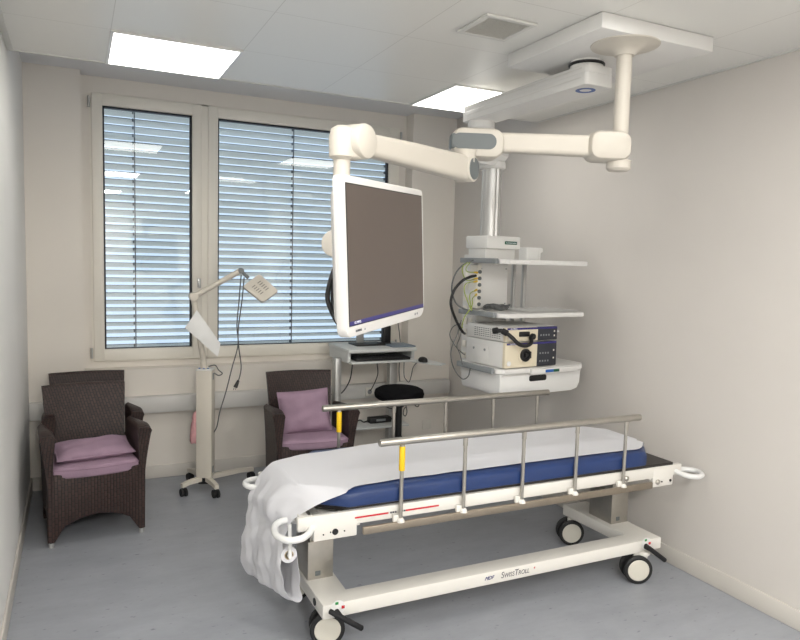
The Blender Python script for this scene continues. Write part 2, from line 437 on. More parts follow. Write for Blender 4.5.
# ------------------------------------------------------------------ ceiling fittings
def ceiling_light(x, y, label):
    t = thing('ceiling_light', label, 'ceiling light', (x+TW/2, y-TD/2, H-.008), 0, 'square ceiling light panels')
    bm = new(); bx(bm, -TW/2+.012, TW/2-.012, -TD/2+.012, TD/2-.012, 0, .006); obj('diffuser', bm, M['light'], t, 'glowing white diffuser', smooth=False)
    bm = new()
    for (a, b, c, d) in ((-1, 1, -1, -.956), (-1, 1, .956, 1), (-1, -.956, -.956, .956), (.956, 1, -.956, .956)): bx(bm, a*TW/2, b*TW/2, c*TD/2, d*TD/2, -.002, .0075)
    obj('frame', bm, M['plastic'], t, smooth=False)
ceiling_light(X0, YE-.002, 'lit square ceiling panel above the narrow window on the left')
ceiling_light(X0+3*TW, YE-.002, 'lit square ceiling panel partly hidden behind the pendant beam')
def area(x, y, w, h, p, z=H-.02):
    l = bpy.data.lights.new('panel_and_fill_light', 'AREA'); l.shape = 'RECTANGLE'; l.size = w; l.size_y = h; l.energy = p; l.color = (1, .985, .955)
    o = bpy.data.objects.new('panel_and_fill_light', l); C.objects.link(o); o.location = (x, y, z)
for (x, y, w_, pw) in ((.463, 1.39, .56, 14), (1.9, 1.75, .56, 4), (1.81, -.4, .42, 50), (.4, -1.3, .56, 100)):  # first pair: panels mirrored in the windows; last pair: fill lights added behind camera
    area(x, y, w_, .56, pw)

t = thing('ceiling_vent', 'square grey perforated air vent in the ceiling beside the mounting plate', 'air vent', (1.645, 2.555, H-.012))
bm = new(); w = .125
for (a, b, c, d) in ((-w, w, -w, -w+.025), (-w, w, w-.025, w), (-w, -w+.025, -w+.025, w-.025), (w-.025, w, -w+.025, w-.025)): bx(bm, a, b, c, d, 0, .011, .003)
obj('frame', bm, M['trim'], t)
bm = new(); bx(bm, -w+.024, w-.024, -w+.024, w-.024, .005, .0115)
for i in range(17):
    q = -w+.03+i*.0118; bx(bm, q, q+.005, -w+.024, w-.024, .003, .006); bx(bm, -w+.024, w-.024, q, q+.005, .003, .006)
obj('grille', bm, M['grille'], t, 'grey perforated grille', smooth=False)

# mounting plate shared by both ceiling arms
bm = new(); bx(bm, 1.905, 2.535, 2.19, 2.85, H-.065, H-.001, .006)
o = obj('ceiling_mounting_plate', bm, M['white_c']); tag(o, 'thick square white mounting plate on the ceiling carrying both arms', 'ceiling plate')

# ------------------------------------------------------------------ equipment pendant
PY, PX = 3.46, 2.15
t = thing('equipment_pendant', 'white ceiling pendant with equipment shelves and drawer beside the right wall', 'medical pendant', (2.17, 2.585, H-.065))
def L(p, o=(2.17, 2.585, H-.065)): return V(p)-V(o)
bm = new(); lathe(bm, [(.078, 0), (.08, -.012), (.076, -.02), (.076, -.045)], (0, 0, 0)); obj('swivel_ring', bm, M['white_c'], t)
bm = new(); lathe(bm, [(.08, -.008), (.083, -.011), (.083, -.018), (.08, -.021)], (0, 0, 0)); obj('seal_ring', bm, M['black'], t, 'black ring seal')
d = V((PX-2.17, PY-2.585, 0)); blen = d.length; ang = math.atan2(d.y, d.x)
bm = new()
pl = rrect(blen+.18, .165, .022, 4, blen/2-.005, 0)
prism(bm, pl, (0, 0, -.128), (1, 0, 0), (0, 1, 0), .058, .004); prism(bm, [(p[0]*.999, p[1]*.96) for p in pl], (0, 0, -.072), (1, 0, 0), (0, 1, 0), .036, .004)
xf(bm.verts, Matrix.Rotation(ang, 4, 'Z')); obj('beam', bm, M['white_c'], t, angle=12)
bm = new(); lathe(bm, [(.046, -.127), (.046, -.1295), (.028, -.1295), (.028, -.127)], (0, 0, 0)); xf(bm.verts, Matrix.Translation((.0, -.0, 0))); obj('ring_emblem', bm, M['bluer'], t, 'blue oval ring emblem')
e = V((PX-2.17, PY-2.585, 0))
bm = new(); lathe(bm, [(.078, -.125), (.078, -.168), (.07, -.172), (.07, -.195), (.062, -.198), (.062, -.27)], e); obj('swivel_neck', bm, M['white_c'], t)
e2 = V((2.275-2.17, 3.52-2.585, 0)); em = (e+e2)/2; bd = (e2-e).normalized(); bs = V((-bd.y, bd.x, 0)); hl = (e2-e).length/2
bm = new()
ringloft(bm, [[em+bd*(p[0]*(hl+w_))+bs*(p[1]*w_)+V((0, 0, z_)) for p in ((-1, -.6), (-.7, -1), (.7, -1), (1, -.6), (1, .6), (.7, 1), (-.7, 1), (-1, .6))] for w_, z_ in ((.06, -.25), (.085, -.275), (.085, -.31), (.07, -.335), (.05, -.372))])
lathe(bm, [(.075, -.34), (.08, -.345), (.08, -.378), (.07, -.384)], e2); obj('brake_head', bm, M['white_c'], t, angle=20)
bm = new()
n = 32; ringl = []
for z_ in (-.375, -.80): ringl.append([e2+V(((.060-.006*(k % 8 == 0))*math.cos(2*PI*k/n), (.060-.006*(k % 8 == 0))*math.sin(2*PI*k/n), z_)) for k in range(n)])
ringloft(bm, ringl); obj('support_column', bm, M['alu'], t, 'silver round support column')
bm = new()
for z_ in (-.052, -.094): bx(bm, -.06, blen+.05, .0815, .0835, z_-.002, z_+.002)
xf(bm.verts, Matrix.Rotation(ang, 4, 'Z')); obj('side_groove', bm, M['trunk'], t, 'thin grooves along the beam side', smooth=False)
# console, in its own turned frame
KS = 1.05; cz = H-.065; CR = Matrix.Translation(V((2.284-2.17, 3.59-2.585, 1.65-cz))) @ Matrix.Rotation(math.radians(6), 4, 'Z') @ Matrix.Scale(KS, 4) @ Matrix.Translation((0, 0, -1.65))
def con(name, bm, m, label=None, par=None, **k):
    xf(bm.verts, CR); return obj(name, bm, m, par or t, label, **k)
bm = new(); bx(bm, -.085, .165, -.13, .07, 1.735, 1.808, .008); bx(bm, -.07, .15, -.10, .06, 1.672, 1.737, .004); hd = con('console_head', bm, M['white_c'])
bm = new(); bx(bm, .045, .135, -.134, -.129, 1.762, 1.78, .002); con('name_label', bm, M['greenl'], 'dark green label strip', hd)
bm = new()
for k in range(8): bx(bm, .052+k*.0098, .058+k*.0098, -.1352, -.1338, 1.769, 1.7725)
con('lettering', bm, M['inkw'], 'pale lettering', hd, smooth=False)
bm = new(); bx(bm, -.02, .215, .03, .17, .98, 1.70, .006); bx(bm, -.005, .20, .024, .032, 1.385, 1.64, .002); cc = con('console_column', bm, M['white_c'])
for sx in (.003, .192):
    for z_ in (1.41, 1.62): bm = new(); cyl(bm, (sx, .026, z_), (sx, .021, z_), .004, n=10); con('panel_screw', bm, M['grey'], None, cc)
# socket strip with green-yellow earth leads
bm = new(); bx(bm, -.052, -.021, -.01, .06, 1.385, 1.64, .003)
ss = con('socket_strip', bm, M['socket'], 'beige strip of earthing sockets')
for k in range(6):
    z_ = 1.41+k*.038
    bm = new(); cyl(bm, (-.0365, -.009, z_), (-.0365, -.018, z_), .011, n=14); con('earth_socket', bm, M['greyd'], None, ss)
for k in range(8):
    for y_ in (.065, .115): bm = new(); bx(bm, -.026, -.0195, y_, y_+.038, 1.07+k*.07, 1.11+k*.07, .002); con('side_outlet', bm, M['socket'], None, cc)
for (x_, y_, w_) in ((.335, .02, .011), (.285, .06, .009)):
    bm = new(); bx(bm, x_-w_, x_+w_, y_-.012, y_+.012, 1.03, 1.66, .003); con('shelf_post', bm, M['alu'])
def shelf(z0, z1, right=.555, front=-.325):
    bm = new(); poly = [(-.112, .07), (-.112, front+.04), (-.08, front), (right-.05, front), (right, front+.05), (right, .07)]
    prism(bm, poly, (0, 0, z0), (1, 0, 0), (0, 1, 0), z1-z0, .006); s_ = con('shelf', bm, M['white_c'])
    bm = new(); bx(bm, -.138, -.115, front+.05, .05, z0+.002, z1+.004, .004); con('accessory_rail', bm, M['grey'], 'grey accessory rail', s_)
    bm = new(); bx(bm, right, right+.006, front+.06, .06, z0+.004, z1-.004, .002); con('edge_cap', bm, M['alu'], None, s_)
    return s_
shelf(1.649, 1.676, .565); shelf(1.352, 1.378); s3 = shelf(1.04, 1.069, .56)
bm = new(); bx(bm, .10, .46, -.345, -.322, 1.034, 1.064, .004); con('front_grip', bm, M['white_c'], None, s3)
bm = new(); bx(bm, .20, .26, -.349, -.344, 1.041, 1.057, .001); con('blue_button', bm, M['bluel'], 'blue touch label', s3)
bm = new(); bx(bm, .26, .305, -.349, -.344, 1.041, 1.057, .001); con('green_button', bm, M['greenl'], 'green touch label', s3)
bm = new()
poly = [(-.095, 1.042), (-.095, .95), (-.085, .922), (-.06, .91), (.46, .91), (.505, .922), (.525, .955), (.53, 1.042)]
prism(bm, poly, (0, .06, 0), (1, 0, 0), (0, 0, 1), .36, .008)
dr = con('drawer', bm, M['plastic'], 'glossy white drawer')
bm = new(); prism(bm, rrect(.13, .034, .012, 4, .185, 1.004), (0, -.296, 0), (1, 0, 0), (0, 0, 1), .008, .002); con('handle', bm, M['black'], 'black recessed handle', dr)
bm = new(); bx(bm, -.085, .525, -.3045, -.301, 1.026, 1.034, .001); con('drawer_seam', bm, M['trunk'], None, dr)
CW = Matrix.Translation((2.284, 3.59, 1.65)) @ Matrix.Rotation(math.radians(6), 4, 'Z') @ Matrix.Scale(KS, 4) @ Matrix.Translation((0, 0, -1.65))
def cthing(name, label, cat, x, y, z, group=None):
    p = CW @ V((x, y, z)); q = thing(name, label, cat, p, math.radians(6), group); q.scale = (KS, KS, KS); return q

# endoscopy units on the lower shelf
def unit(name, label, z, h, big):
    u = cthing(name, label, 'endoscopy unit', .112, -.142, z)
    w, dep = .385, .35
    bm = new(); bx(bm, -w/2, w/2, -dep/2+.02, dep/2, .004, h, .004)
    for sx in (-.15, .15):
        for sy in (-.12, .12): cyl(bm, (sx, sy, 0), (sx, sy, .006), .014, n=12)
    obj('casing', bm, M['white_c'], u)
    bm = new()
    if not big:
        for r_ in range(5):
            for k in range(12): bx(bm, -w/2-.001, -w/2+.002, -.13+k*.02, -.117+k*.02, .018+r_*.011, .022+r_*.011)
        obj('side_vent', bm, M['greyd'], u, 'grey slotted side vent', smooth=False)
    else:
        bx(bm, -w/2-.002, -w/2+.002, -.03, .12, .025, .11, .001); obj('side_hatch', bm, M['white_c'], u)
        for yy in (.0, .1): bm = new(); cyl(bm, (-w/2-.002, yy, .09), (-w/2-.006, yy, .09), .007, n=12); obj('hatch_screw', bm, M['grey'], u)
    bm = new(); bx(bm, -w/2, .045, -dep/2, -dep/2+.022, .006, h-.002, .003); fa = obj('fascia', bm, M['fascia'], u, 'cream front fascia')
    bm = new(); bx(bm, .045, w/2, -dep/2-.001, -dep/2+.022, .006, h-.002, .003); cp = obj('control_panel', bm, M['panel'], u, 'dark control panel with buttons')
    rows = 2 if big else 1
    for r_ in range(rows):
        for k in range(4): bm = new(); bx(bm, .062+k*.02, .072+k*.02, -dep/2-.0025, -dep/2, .03+r_*.045, .04+r_*.045, .001); obj('panel_button', bm, M['grey'], cp, 'small grey button', smooth=False)
    for q in (.6, .3): bm = new(); bx(bm, .165, .174, -dep/2-.0025, -dep/2, h*q, h*q+.01, .001); obj('panel_button', bm, M['socket'], cp, 'small pale button', smooth=False)
    bm = new(); bx(bm, -w/2+.01, w/2-.004, -dep/2-.0018, -dep/2+.004, h-.014, h-.003, .0008); st = obj('brand_strip', bm, M['navy'], u, 'dark blue strip')
    text('lettering', 'OLYMPUS', .011, M['inkw'], st, (-w/2+.055, -dep/2-.0022, h-.0085), (PI/2, 0, 0), .1, label='white lettering')
    bm = new(); cyl(bm, (-.165, -dep/2, .032 if big else .025), (-.165, -dep/2-.006, .032 if big else .025), .014 if big else .008, bev=.002); obj('power_button', bm, M['plastic'], u)
    return u
u1 = unit('light_source', 'larger cream endoscopy light source on the lowest pendant shelf', 1.0692, .148, True)
bm = new(); lathe(bm, [(.05, 0), (.05, .003), (.042, .006), (.04, .004)], (-.05, -.175, .075), (0, -1, 0)); obj('socket_ring', bm, M['fascia'], u1)
bm = new(); lathe(bm, [(.036, 0), (.036, .012), (.024, .014), (.024, .006), (.012, .006), (.012, .02), (.006, .022)], (-.05, -.177, .075), (0, -1, 0)); box(bm, (-.02, -.183, .075), (.022, .012, .04), None, .004); obj('scope_socket', bm, M['black'], u1, 'black round scope socket')
u2 = unit('video_processor', 'flat cream video processor stacked on the light source', 1.2176, .084, False)
bm = new(); box(bm, (-.06, -.178, .045), (.075, .012, .028), None, .004); cyl(bm, (.0, -.172, .03), (.0, -.19, .03), .017); obj('scope_connector', bm, M['black'], u2, 'black connector sockets')
pp = [(-.03, -.20, .03), (-.05, -.225, -.0), (-.10, -.235, -.012), (-.15, -.235, .0), (-.19, -.225, .035), (-.215, -.19, .065), (-.235, -.17, .07), (-.25, -.15, .063)]
c1 = thing('video_cable', 'thick black video cable curving across the front of the video processor', 'cable', u2.location, math.radians(6)); c1.scale = (KS, KS, KS)
bm = new(); tube(bm, catmull([(.0, -.193, .032)]+pp, 6), .011, 10); obj('sheath', bm, M['cblack'], c1)
bm = new(); cyl(bm, (-.205, -.205, .055), (-.225, -.18, .07), .017, bev=.004); cyl(bm, (-.238, -.165, .072), (-.256, -.14, .064), .017, bev=.004); obj('plug', bm, M['rubber'], c1)
bm = new(); cyl(bm, (.193, -.15, .05), (.225, -.15, .05), .005); cyl(bm, (.193, -.14, .04), (.22, -.14, .04), .004); obj('side_plug', bm, M['plastic'], u2, 'white side plugs')

# things on the pendant shelves
k = cthing('scope_holder', 'white plastic holder cup standing on the top pendant shelf', 'holder', .29, -.06, 1.676)
bm = new(); ringloft(bm, [[V((x*s_, y*s_, z_)) for x, y in rrect(.09, .08, .012, 3)] for s_, z_ in ((.9, 0), (1, .005), (1.04, .075), (.95, .076), (.9, .02))]); obj('cup', bm, M['plastic'], k)
bm = new(); prism(bm, rrect(.05, .03, .01, 4, .075, .062), (0, .02, 0), (1, 0, 0), (0, 0, 1), .04, .003); cyl(bm, (.07, 0, .0), (.065, 0, .05), .022, .026); obj('side_hook', bm, M['plastic'], k)
k = cthing('cable_bundle', 'loose grey coiled cable lying on the middle pendant shelf', 'cable', .03, -.1, 1.378)
bm = new(); pts = []
for i in range(46):
    a = i*.55; rr = .055+.012*math.sin(i*1.7); pts.append((rr*1.3*math.cos(a), rr*.9*math.sin(a), .008+.0006*i+.004*math.sin(i*2.1)))
tube(bm, catmull(pts, 4), .0055, 7); obj('coil', bm, M['cgrey'], k)
k = cthing('paper_mat', 'thin white absorbent mat lying on the middle pendant shelf', 'mat', .33, -.12, 1.3782)
bm = new(); grid(bm, [[V((-.2+.4*i/12, -.14+.28*j/8, .002+.003*abs(math.sin(i*1.3+j*.9)))) for j in range(9)] for i in range(13)], .001); obj('sheet', bm, M['cloth'], k)
def pend(pts): return [(V((p[0], p[1], p[2]))-V((0, 0, 1.65)))*KS+V((0, 0, 1.65)) for p in pts]
def cable(name, label, pts, r, m, group=None, sub=7, n=7):
    if name in ('power_cable', 'signal_cable'): pts = pend(pts)
    o0 = V(pts[0]); c = thing(name, label, 'cable', o0, 0, group); bm = new(); tube(bm, catmull([V(p)-o0 for p in pts], sub), r, n); obj('sheath', bm, M[m], c); return c
cable('power_cable', 'thick black cable looping out on the left side of the pendant', [(2.085, 3.36, 1.578), (2.012, 3.3, 1.572), (1.954, 3.29, 1.548), (1.904, 3.29, 1.492), (1.888, 3.29, 1.419), (1.93, 3.3, 1.329), (1.99, 3.33, 1.262), (2.05, 3.40, 1.24)], .0085, 'cblack')
cable('signal_cable', 'grey cable bowing out between the top and middle pendant shelves', [(2.02, 3.28, 1.668), (1.968, 3.32, 1.632), (1.931, 3.34, 1.569), (1.921, 3.34, 1.485), (1.95, 3.32, 1.411), (2.017, 3.28, 1.378)], .005, 'cgrey')
cable('signal_cable', 'grey cable hanging lowest, looping under the bottom pendant shelf', [(2.06, 3.46, 1.311), (1.975, 3.36, 1.237), (1.939, 3.36, 1.151), (1.955, 3.36, 1.058), (2.003, 3.34, .986), (2.034, 3.32, 1.0), (2.035, 3.3, 1.05)], .0035, 'cgrey')
cable('signal_cable', 'thin grey cable looping out beside the light source', [(2.085, 3.45, 1.106), (2.001, 3.4, 1.156), (1.952, 3.4, 1.227), (1.97, 3.4, 1.279), (2.06, 3.46, 1.295)], .003, 'cgrey')
cable('signal_cable', 'thin grey cable crossing down behind the light source', [(2.07, 3.46, 1.29), (2.03, 3.42, 1.217), (2.012, 3.42, 1.164), (2.03, 3.41, 1.116), (2.03, 3.38, 1.06)], .003, 'cgrey')
EL = [[(2.112, 3.39, 1.596), (2.006, 3.32, 1.601), (1.985, 3.3, 1.623), (1.99, 3.27, 1.652)], [(2.112, 3.39, 1.562), (2.008, 3.32, 1.551), (1.967, 3.3, 1.583), (1.955, 3.29, 1.625), (1.97, 3.26, 1.652)],
      [(2.112, 3.39, 1.545), (2.002, 3.32, 1.534), (1.978, 3.3, 1.489), (1.995, 3.26, 1.40)], [(2.112, 3.39, 1.495), (2.017, 3.3, 1.478), (2.0, 3.27, 1.434), (2.0, 3.25, 1.385)],
      [(2.112, 3.39, 1.467), (2.02, 3.28, 1.45), (2.0, 3.25, 1.41), (1.955, 3.25, 1.35), (1.97, 3.3, 1.29), (2.06, 3.44, 1.27)]]
NL = ['topmost', 'second from the top', 'middle', 'second lowest', 'lowest']
for i, p in enumerate(EL):
    p = pend(p)
    o0 = V(p[0]); c = thing('earth_lead', 'green and yellow earth lead, %s of those plugged into the socket strip' % NL[i], 'cable', o0, 0, 'earth leads on the pendant')
    bm = new(); tube(bm, catmull([V(q)-o0 for q in p], 7), .003, 7); obj('sheath', bm, M['cyg'], c)
    dd = (V(p[1])-o0).normalized(); bm = new(); cyl(bm, dd*-.004, dd*.04, .0075, .005, n=10); obj('plug', bm, M['cyel'], c, 'yellow plug')

# ------------------------------------------------------------------ monitor arm
A = V((2.14, 2.31, 2.165)); B = V((1.552, 2.535, 2.154)); B2 = V((1.468, 2.485, 2.04)); CJ = V((.825, 2.07, 2.027)); T = V((.772, 2.07, 2.0))
t = thing('monitor_boom', 'cream jointed ceiling arm carrying the large monitor', 'monitor arm', (2.145, 2.313, H-.065)); O = V(t.location)
bm = new(); lathe(bm, [(.145, 0), (.143, -.004), (.11, -.012), (.07, -.022), (.05, -.034), (.042, -.045), (.034, -.045)], (0, 0, 0), n=36); obj('flange', bm, M['cream'], t)
bm = new(); cyl(bm, V((2.145, 2.313, H-.105))-O, A+V((0.005, 0.003, .05))-O, .033, n=28); obj('drop_tube', bm, M['cream'], t)
ad = (B-A); ad.z = 0; adn = ad.normalized(); aang = math.atan2(ad.y, ad.x)
def armbox(bm, prof, p, ang_, axis_len, bev=.012):
    """profile (u along arm, z) extruded sideways around p"""
    ux = V((math.cos(ang_), math.sin(ang_), 0)); w = ux.cross(V((0, 0, 1))).normalized()
    prism(bm, prof, V(p)-O-w*axis_len/2, ux, V((0, 0, 1)), axis_len, bev)
bm = new(); armbox(bm, rrect(.185, .125, .045, 6, .058, 0), A, aang, .14, .028); lathe(bm, [(.052, 0), (.052, -.035), (.042, -.045)], A-O+V((0, 0, -.055))); obj('shoulder_joint', bm, M['cream'], t)
bm = new(); s_, t_ = V((-adn.y, adn.x, 0)), V((0, 0, 1))
sec = rrect(1, 1, .22, 4); ringloft(bm, [[A-O+adn*q+s_*(p[0]*w_)+t_*(p[1]*h_) for p in sec] for q, w_, h_ in ((.08, .075, .09), (ad.length*.5, .07, .085), (ad.length-.08, .066, .08))]); obj('upper_arm', bm, M['cream'], t)
bm = new(); armbox(bm, rrect(.225, .125, .05, 7, .0, 0), B, aang, .13, .024); ej = obj('elbow_joint', bm, M['cream'], t)
ux = adn; w = ux.cross(V((0, 0, 1))).normalized()
sd = w if w.y < 0 else -w
bm = new(); cx0 = B-O+sd*.062
q = [(a_+.018, b_) for a_, b_ in rrect(.185, .064, .031, 7)]
ringloft(bm, [[cx0+ux*p[0]+V((0, 0, p[1]+.003))+sd*dd for p in q] for dd in (-.01, .0055)])
box(bm, B-O+adn*.104+sd*.03+V((0, 0, .003)), (.024, .066, .062), RZ(aang), .008); obj('grey_band', bm, M['greyd'], ej, 'dark grey inlay band')
bm = new(); lathe(bm, [(.05, 0), (.045, -.02), (.045, -.05)], V((B2.x, B2.y, 2.115))-O); obj('elbow_pivot', bm, M['cream'], t)
d2 = CJ-B2; d2n = d2.normalized(); a2 = math.atan2(d2.y, d2.x); s2 = V((-d2n.y, d2n.x, 0)).normalized(); t2 = s2.cross(d2n)*-1
if t2.z < 0: t2 = -t2
bm = new(); ringloft(bm, [[B2-O+d2n*q+s2*(p[0]*w_)+t2*(p[1]*h_+dz) for p in sec] for q, w_, h_, dz in ((-.03, .07, .095, 0), (.1, .075, .10, 0), (d2.length*.6, .07, .085, 0), (d2.length-.03, .06, .07, -.003))]); obj('spring_arm', bm, M['cream'], t)
sd2 = s2 if s2.y < 0 else -s2
bm = new(); cyl(bm, B2-O-d2n*.01-sd2*.042, B2-O-d2n*.01+sd2*.042, .055, bev=.008, n=28); kn = obj('knuckle', bm, M['cream'], t)
bm = new(); cyl(bm, B2-O-d2n*.01+sd2*.04, B2-O-d2n*.01+sd2*.0445, .046, .044, n=28); obj('knuckle_cap', bm, M['greyd'], kn, 'dark grey end cap')
bm = new(); cyl(bm, CJ-O-sd2*.042, CJ-O+sd2*.042, .056, bev=.012, n=30)
hx = T-CJ; hx.z = 0; hn = hx.normalized()
ringloft(bm, [[V((T.x, T.y, z_))-O+V((math.cos(2*PI*k/24)*r_, math.sin(2*PI*k/24)*r_, 0)) for k in range(24)] for r_, z_ in ((.028, 1.965), (.041, 1.975), (.043, 2.035), (.036, 2.062), (.02, 2.072))])
box(bm, (CJ+T)/2-O+V((0, 0, -.003)), (.075, .07, .085), RZ(math.atan2(hx.y, hx.x)), .014, 3); obj('wrist_joint', bm, M['cream'], t)
bm = new(); cyl(bm, V((T.x, T.y, 1.97))-O, V((T.x, T.y, 1.66))-O, .027, n=26); cyl(bm, V((T.x, T.y, 1.86))-O, V((T.x, T.y, 1.66))-O, .031, n=26); obj('monitor_tube', bm, M['cream'], t)
MA = math.radians(43); rv = V((math.cos(MA), math.sin(MA), 0)); nb = V((-math.sin(MA), math.cos(MA), 0))
bm = new(); q0 = V((T.x, T.y, 1.70))-O; cyl(bm, q0-rv*.055, q0+rv*.055, .042, n=30, bev=.006); obj('tilt_joint', bm, M['cream'], t)
MC = V((.894, 1.954, 1.668))
bm = new(); pa = V((T.x, T.y, 1.70))-O; pb = MC+nb*.085-O; pb.z = pa.z-.02; box(bm, (pa+pb)/2, ((pb-pa).length, .06, .06), RZ(math.atan2((pb-pa).y, (pb-pa).x)), .006); obj('mount_bracket', bm, M['cream'], t)

# ------------------------------------------------------------------ monitor
t = thing('medical_monitor', 'large white flat medical monitor hanging from the cream arm', 'monitor', MC, MA)
tl, rl = .036, .037
MR = Matrix.Rotation(-rl, 4, 'Y') @ Matrix.Rotation(-tl, 4, 'X')
W2, H2 = .64, .447
def mon(name, bm, m, label=None, par=None, **k):
    xf(bm.verts, MR); return obj(name, bm, m, par or t, label, **k)
def facepoly(w_, h_, r_, n_=6): return rrect(w_, h_, r_, n_)
bm = new()
outer = []
hw, hh = W2/2, H2/2
r_t, r_b = .018, .03
for (sx, sy, a0, r_) in ((1, 1, 0, r_t), (-1, 1, 90, r_t), (-1, -1, 180, r_b), (1, -1, 270, .05)):
    for k in range(6):
        a = math.radians(a0+90*k/5); outer.append((sx*(hw-r_)+r_*math.cos(a), sy*(hh-r_)+r_*math.sin(a)))
prism(bm, outer, (0, .032, 0), (1, 0, 0), (0, 0, 1), .032, .005)
mon('bezel', bm, M['casing'])
bm = new(); sz0 = -hh+.034; sw = hw-.019
prism(bm, [(-sw-.003, sz0-.003), (sw+.003, sz0-.003), (sw+.003, hh-.021), (-sw-.003, hh-.021)], (0, .001, 0), (1, 0, 0), (0, 0, 1), .002); mon('screen_surround', bm, M['black'], 'thin black screen edge')
bm = new(); prism(bm, [(-sw, sz0+.011), (sw, sz0+.011), (sw, hh-.024), (-sw, hh-.024)], (0, -.0006, 0), (1, 0, 0), (0, 0, 1), .001); mon('screen', bm, M['screen'], 'dark switched-off screen')
bm = new(); prism(bm, [(-sw, sz0), (sw, sz0), (sw, sz0+.011), (-sw, sz0+.011)], (0, -.0006, 0), (1, 0, 0), (0, 0, 1), .0012); st = mon('brand_strip', bm, M['navy'], 'purple strip under the screen')
bm = new(); bx(bm, -hw+.02, hw-.03, -.0008, .001, -hh+.024, -hh+.025); mon('bezel_groove', bm, M['trunk'])
bm = new()
for x_ in (hw-.1, hw-.08): cyl(bm, (x_, .001, -hh+.016), (x_, -.0015, -hh+.016), .004, n=12)
cyl(bm, (-hw+.12, .001, -hh+.014), (-hw+.12, -.0012, -hh+.014), .003, n=10); mon('button', bm, M['grey'], 'small grey buttons')
def montext(s, size, m, x, z):
    tt = text('lettering', s, size, M[m], t, (0, 0, 0), (0, 0, 0), 0)
    tt.matrix_local = MR @ Matrix.Translation((x, -.0016, z)) @ Matrix.Rotation(PI/2, 4, 'X'); return tt
montext('OLYMPUS', .010, 'inkw', -sw+.05, sz0+.0055)['label'] = 'white lettering on the strip'
montext('OLYMPUS', .009, 'ink', -hw+.075, -hh+.015)['label'] = 'grey lettering on the bezel'
bm = new(); ringloft(bm, [[V((p[0], y_, p[1])) for p in rrect(W2*s_, H2*s_, .03, 4)] for y_, s_ in ((.030, .95), (.06, .86), (.078, .7))]); mon('rear_shell', bm, M['casing'])
MI = (Matrix.Translation(MC) @ Matrix.Rotation(MA, 4, 'Z')).inverted()
bm = new(); tube(bm, catmull([MI @ V(p) for p in [(.80, 2.09, 1.68), (.748, 2.04, 1.63), (.722, 2.02, 1.58), (.714, 2.02, 1.53), (.724, 2.01, 1.49), (.745, 2.0, 1.45), (.78, 2.02, 1.44), (.86, 2.05, 1.5)]], 6), .008, 8)
tube(bm, catmull([MI @ V(p) for p in [(.80, 2.07, 1.65), (.745, 2.03, 1.60), (.73, 2.02, 1.55), (.732, 2.01, 1.50), (.75, 2.0, 1.47), (.82, 2.04, 1.47)]], 6), .006, 8); k = obj('rear_cables', bm, M['cblack'], t, 'black looped cables')
bm = new(); tube(bm, catmull([MI @ V(p) for p in [(.80, 2.05, 1.60), (.752, 2.02, 1.56), (.742, 2.005, 1.52), (.752, 2.0, 1.49), (.80, 2.03, 1.48)]], 6), .008, 8); obj('orange_lead', bm, M['corange'], k, 'orange lead')
bm = new(); tube(bm, catmull([MI @ V(p) for p in [(.80, 2.06, 1.62), (.752, 2.015, 1.585), (.742, 2.01, 1.555), (.75, 2.0, 1.53), (.8, 2.02, 1.52)]], 6), .006, 8); obj('green_lead', bm, M['clime'], k, 'green lead')

# ------------------------------------------------------------------ trolley
TX, TY = 1.85, 2.83
t = thing('patient_trolley', 'white patient trolley on castors with steel side rails', 'hospital trolley', (TX, TY, 0)); trolley = t
bm = new()
poly = [(-.945, -.278), (.945, -.278), (.945, .31), (.77, .31), (.79, -.175), (-.805, -.175), (-.79, .31), (-.945, .31)]
prism(bm, poly, (0, 0, .163), (1, 0, 0), (0, 1, 0), .062, .005); bf = obj('base_frame', bm, M['white'], t)
text('lettering', 'SwissTroll', .042, M['ink'], bf, (.012, -.2788, .196), (PI/2, 0, 0), .15, label='grey lettering', sx=.88, caps=True)
text('logo', 'MDF', .024, M['inkb'], bf, (-.135, -.2788, .196), (PI/2, 0, 0), .4, depth=.001, label='dark blue italic logo')
text('suffix', '4', .018, M['inkr'], bf, (.122, -.2788, .201), (PI/2, 0, 0), .1, label='small red figure')
bm = new(); cyl(bm, (-.9455, -.175, .195), (-.949, -.175, .195), .016); obj('end_plug', bm, M['black'], bf, 'black round plug')
for sx in (-.875, .878):
    bm = new(); bx(bm, sx-.06, sx+.06, -.04, .14, .222, .40, .004); bx(bm, sx-.05, sx+.05, -.03, .13, .39, .585, .003); lc = obj('lift_column', bm, M['steel'], t, 'brushed steel lifting column')
    bm = new(); bx(bm, sx-.025, sx+.0, -.042, -.0385, .24, .262, .001); obj('sticker', bm, M['greyd'], lc, 'small dark sticker')
def castor(x, y, ang_, r=.075):
    a = V((math.cos(ang_), math.sin(ang_), 0)); off = V((-a.y, a.x, 0))*.03
    c = V((x, y, r))
    bm = new()
    for s_ in (-1, 1): lathe(bm, [(r*.6, -.012), (r*.9, -.012), (r, -.007), (r, .007), (r*.9, .012), (r*.6, .012)], c+a*(.03*s_), a, 32)
    ca = obj('castor', bm, M['tyre'], t, 'twin black castor')
    bm = new()
    for s_ in (-1, 1): lathe(bm, [(.001, -.008), (r*.80, -.008), (r*.83, 0), (r*.80, .010), (r*.7, .0145), (.001, .0155)], c+a*(.03*s_), a*s_, 32)
    obj('wheel_hub', bm, M['hub'], ca, 'pale grey wheel cover')
    bm = new(); cyl(bm, c+off+V((0, 0, .0)), V((c.x+off.x*1.2, c.y+off.y*1.2, .166)), .018, .028, n=16); box(bm, c+V((0, 0, .03)), (.024, .03, .10), RZ(ang_), .004); lathe(bm, [(.034, .15), (.034, .167)], (c.x+off.x*1.2, c.y+off.y*1.2, 0)); obj('swivel_fork', bm, M['white'], ca, 'cream swivel fork')
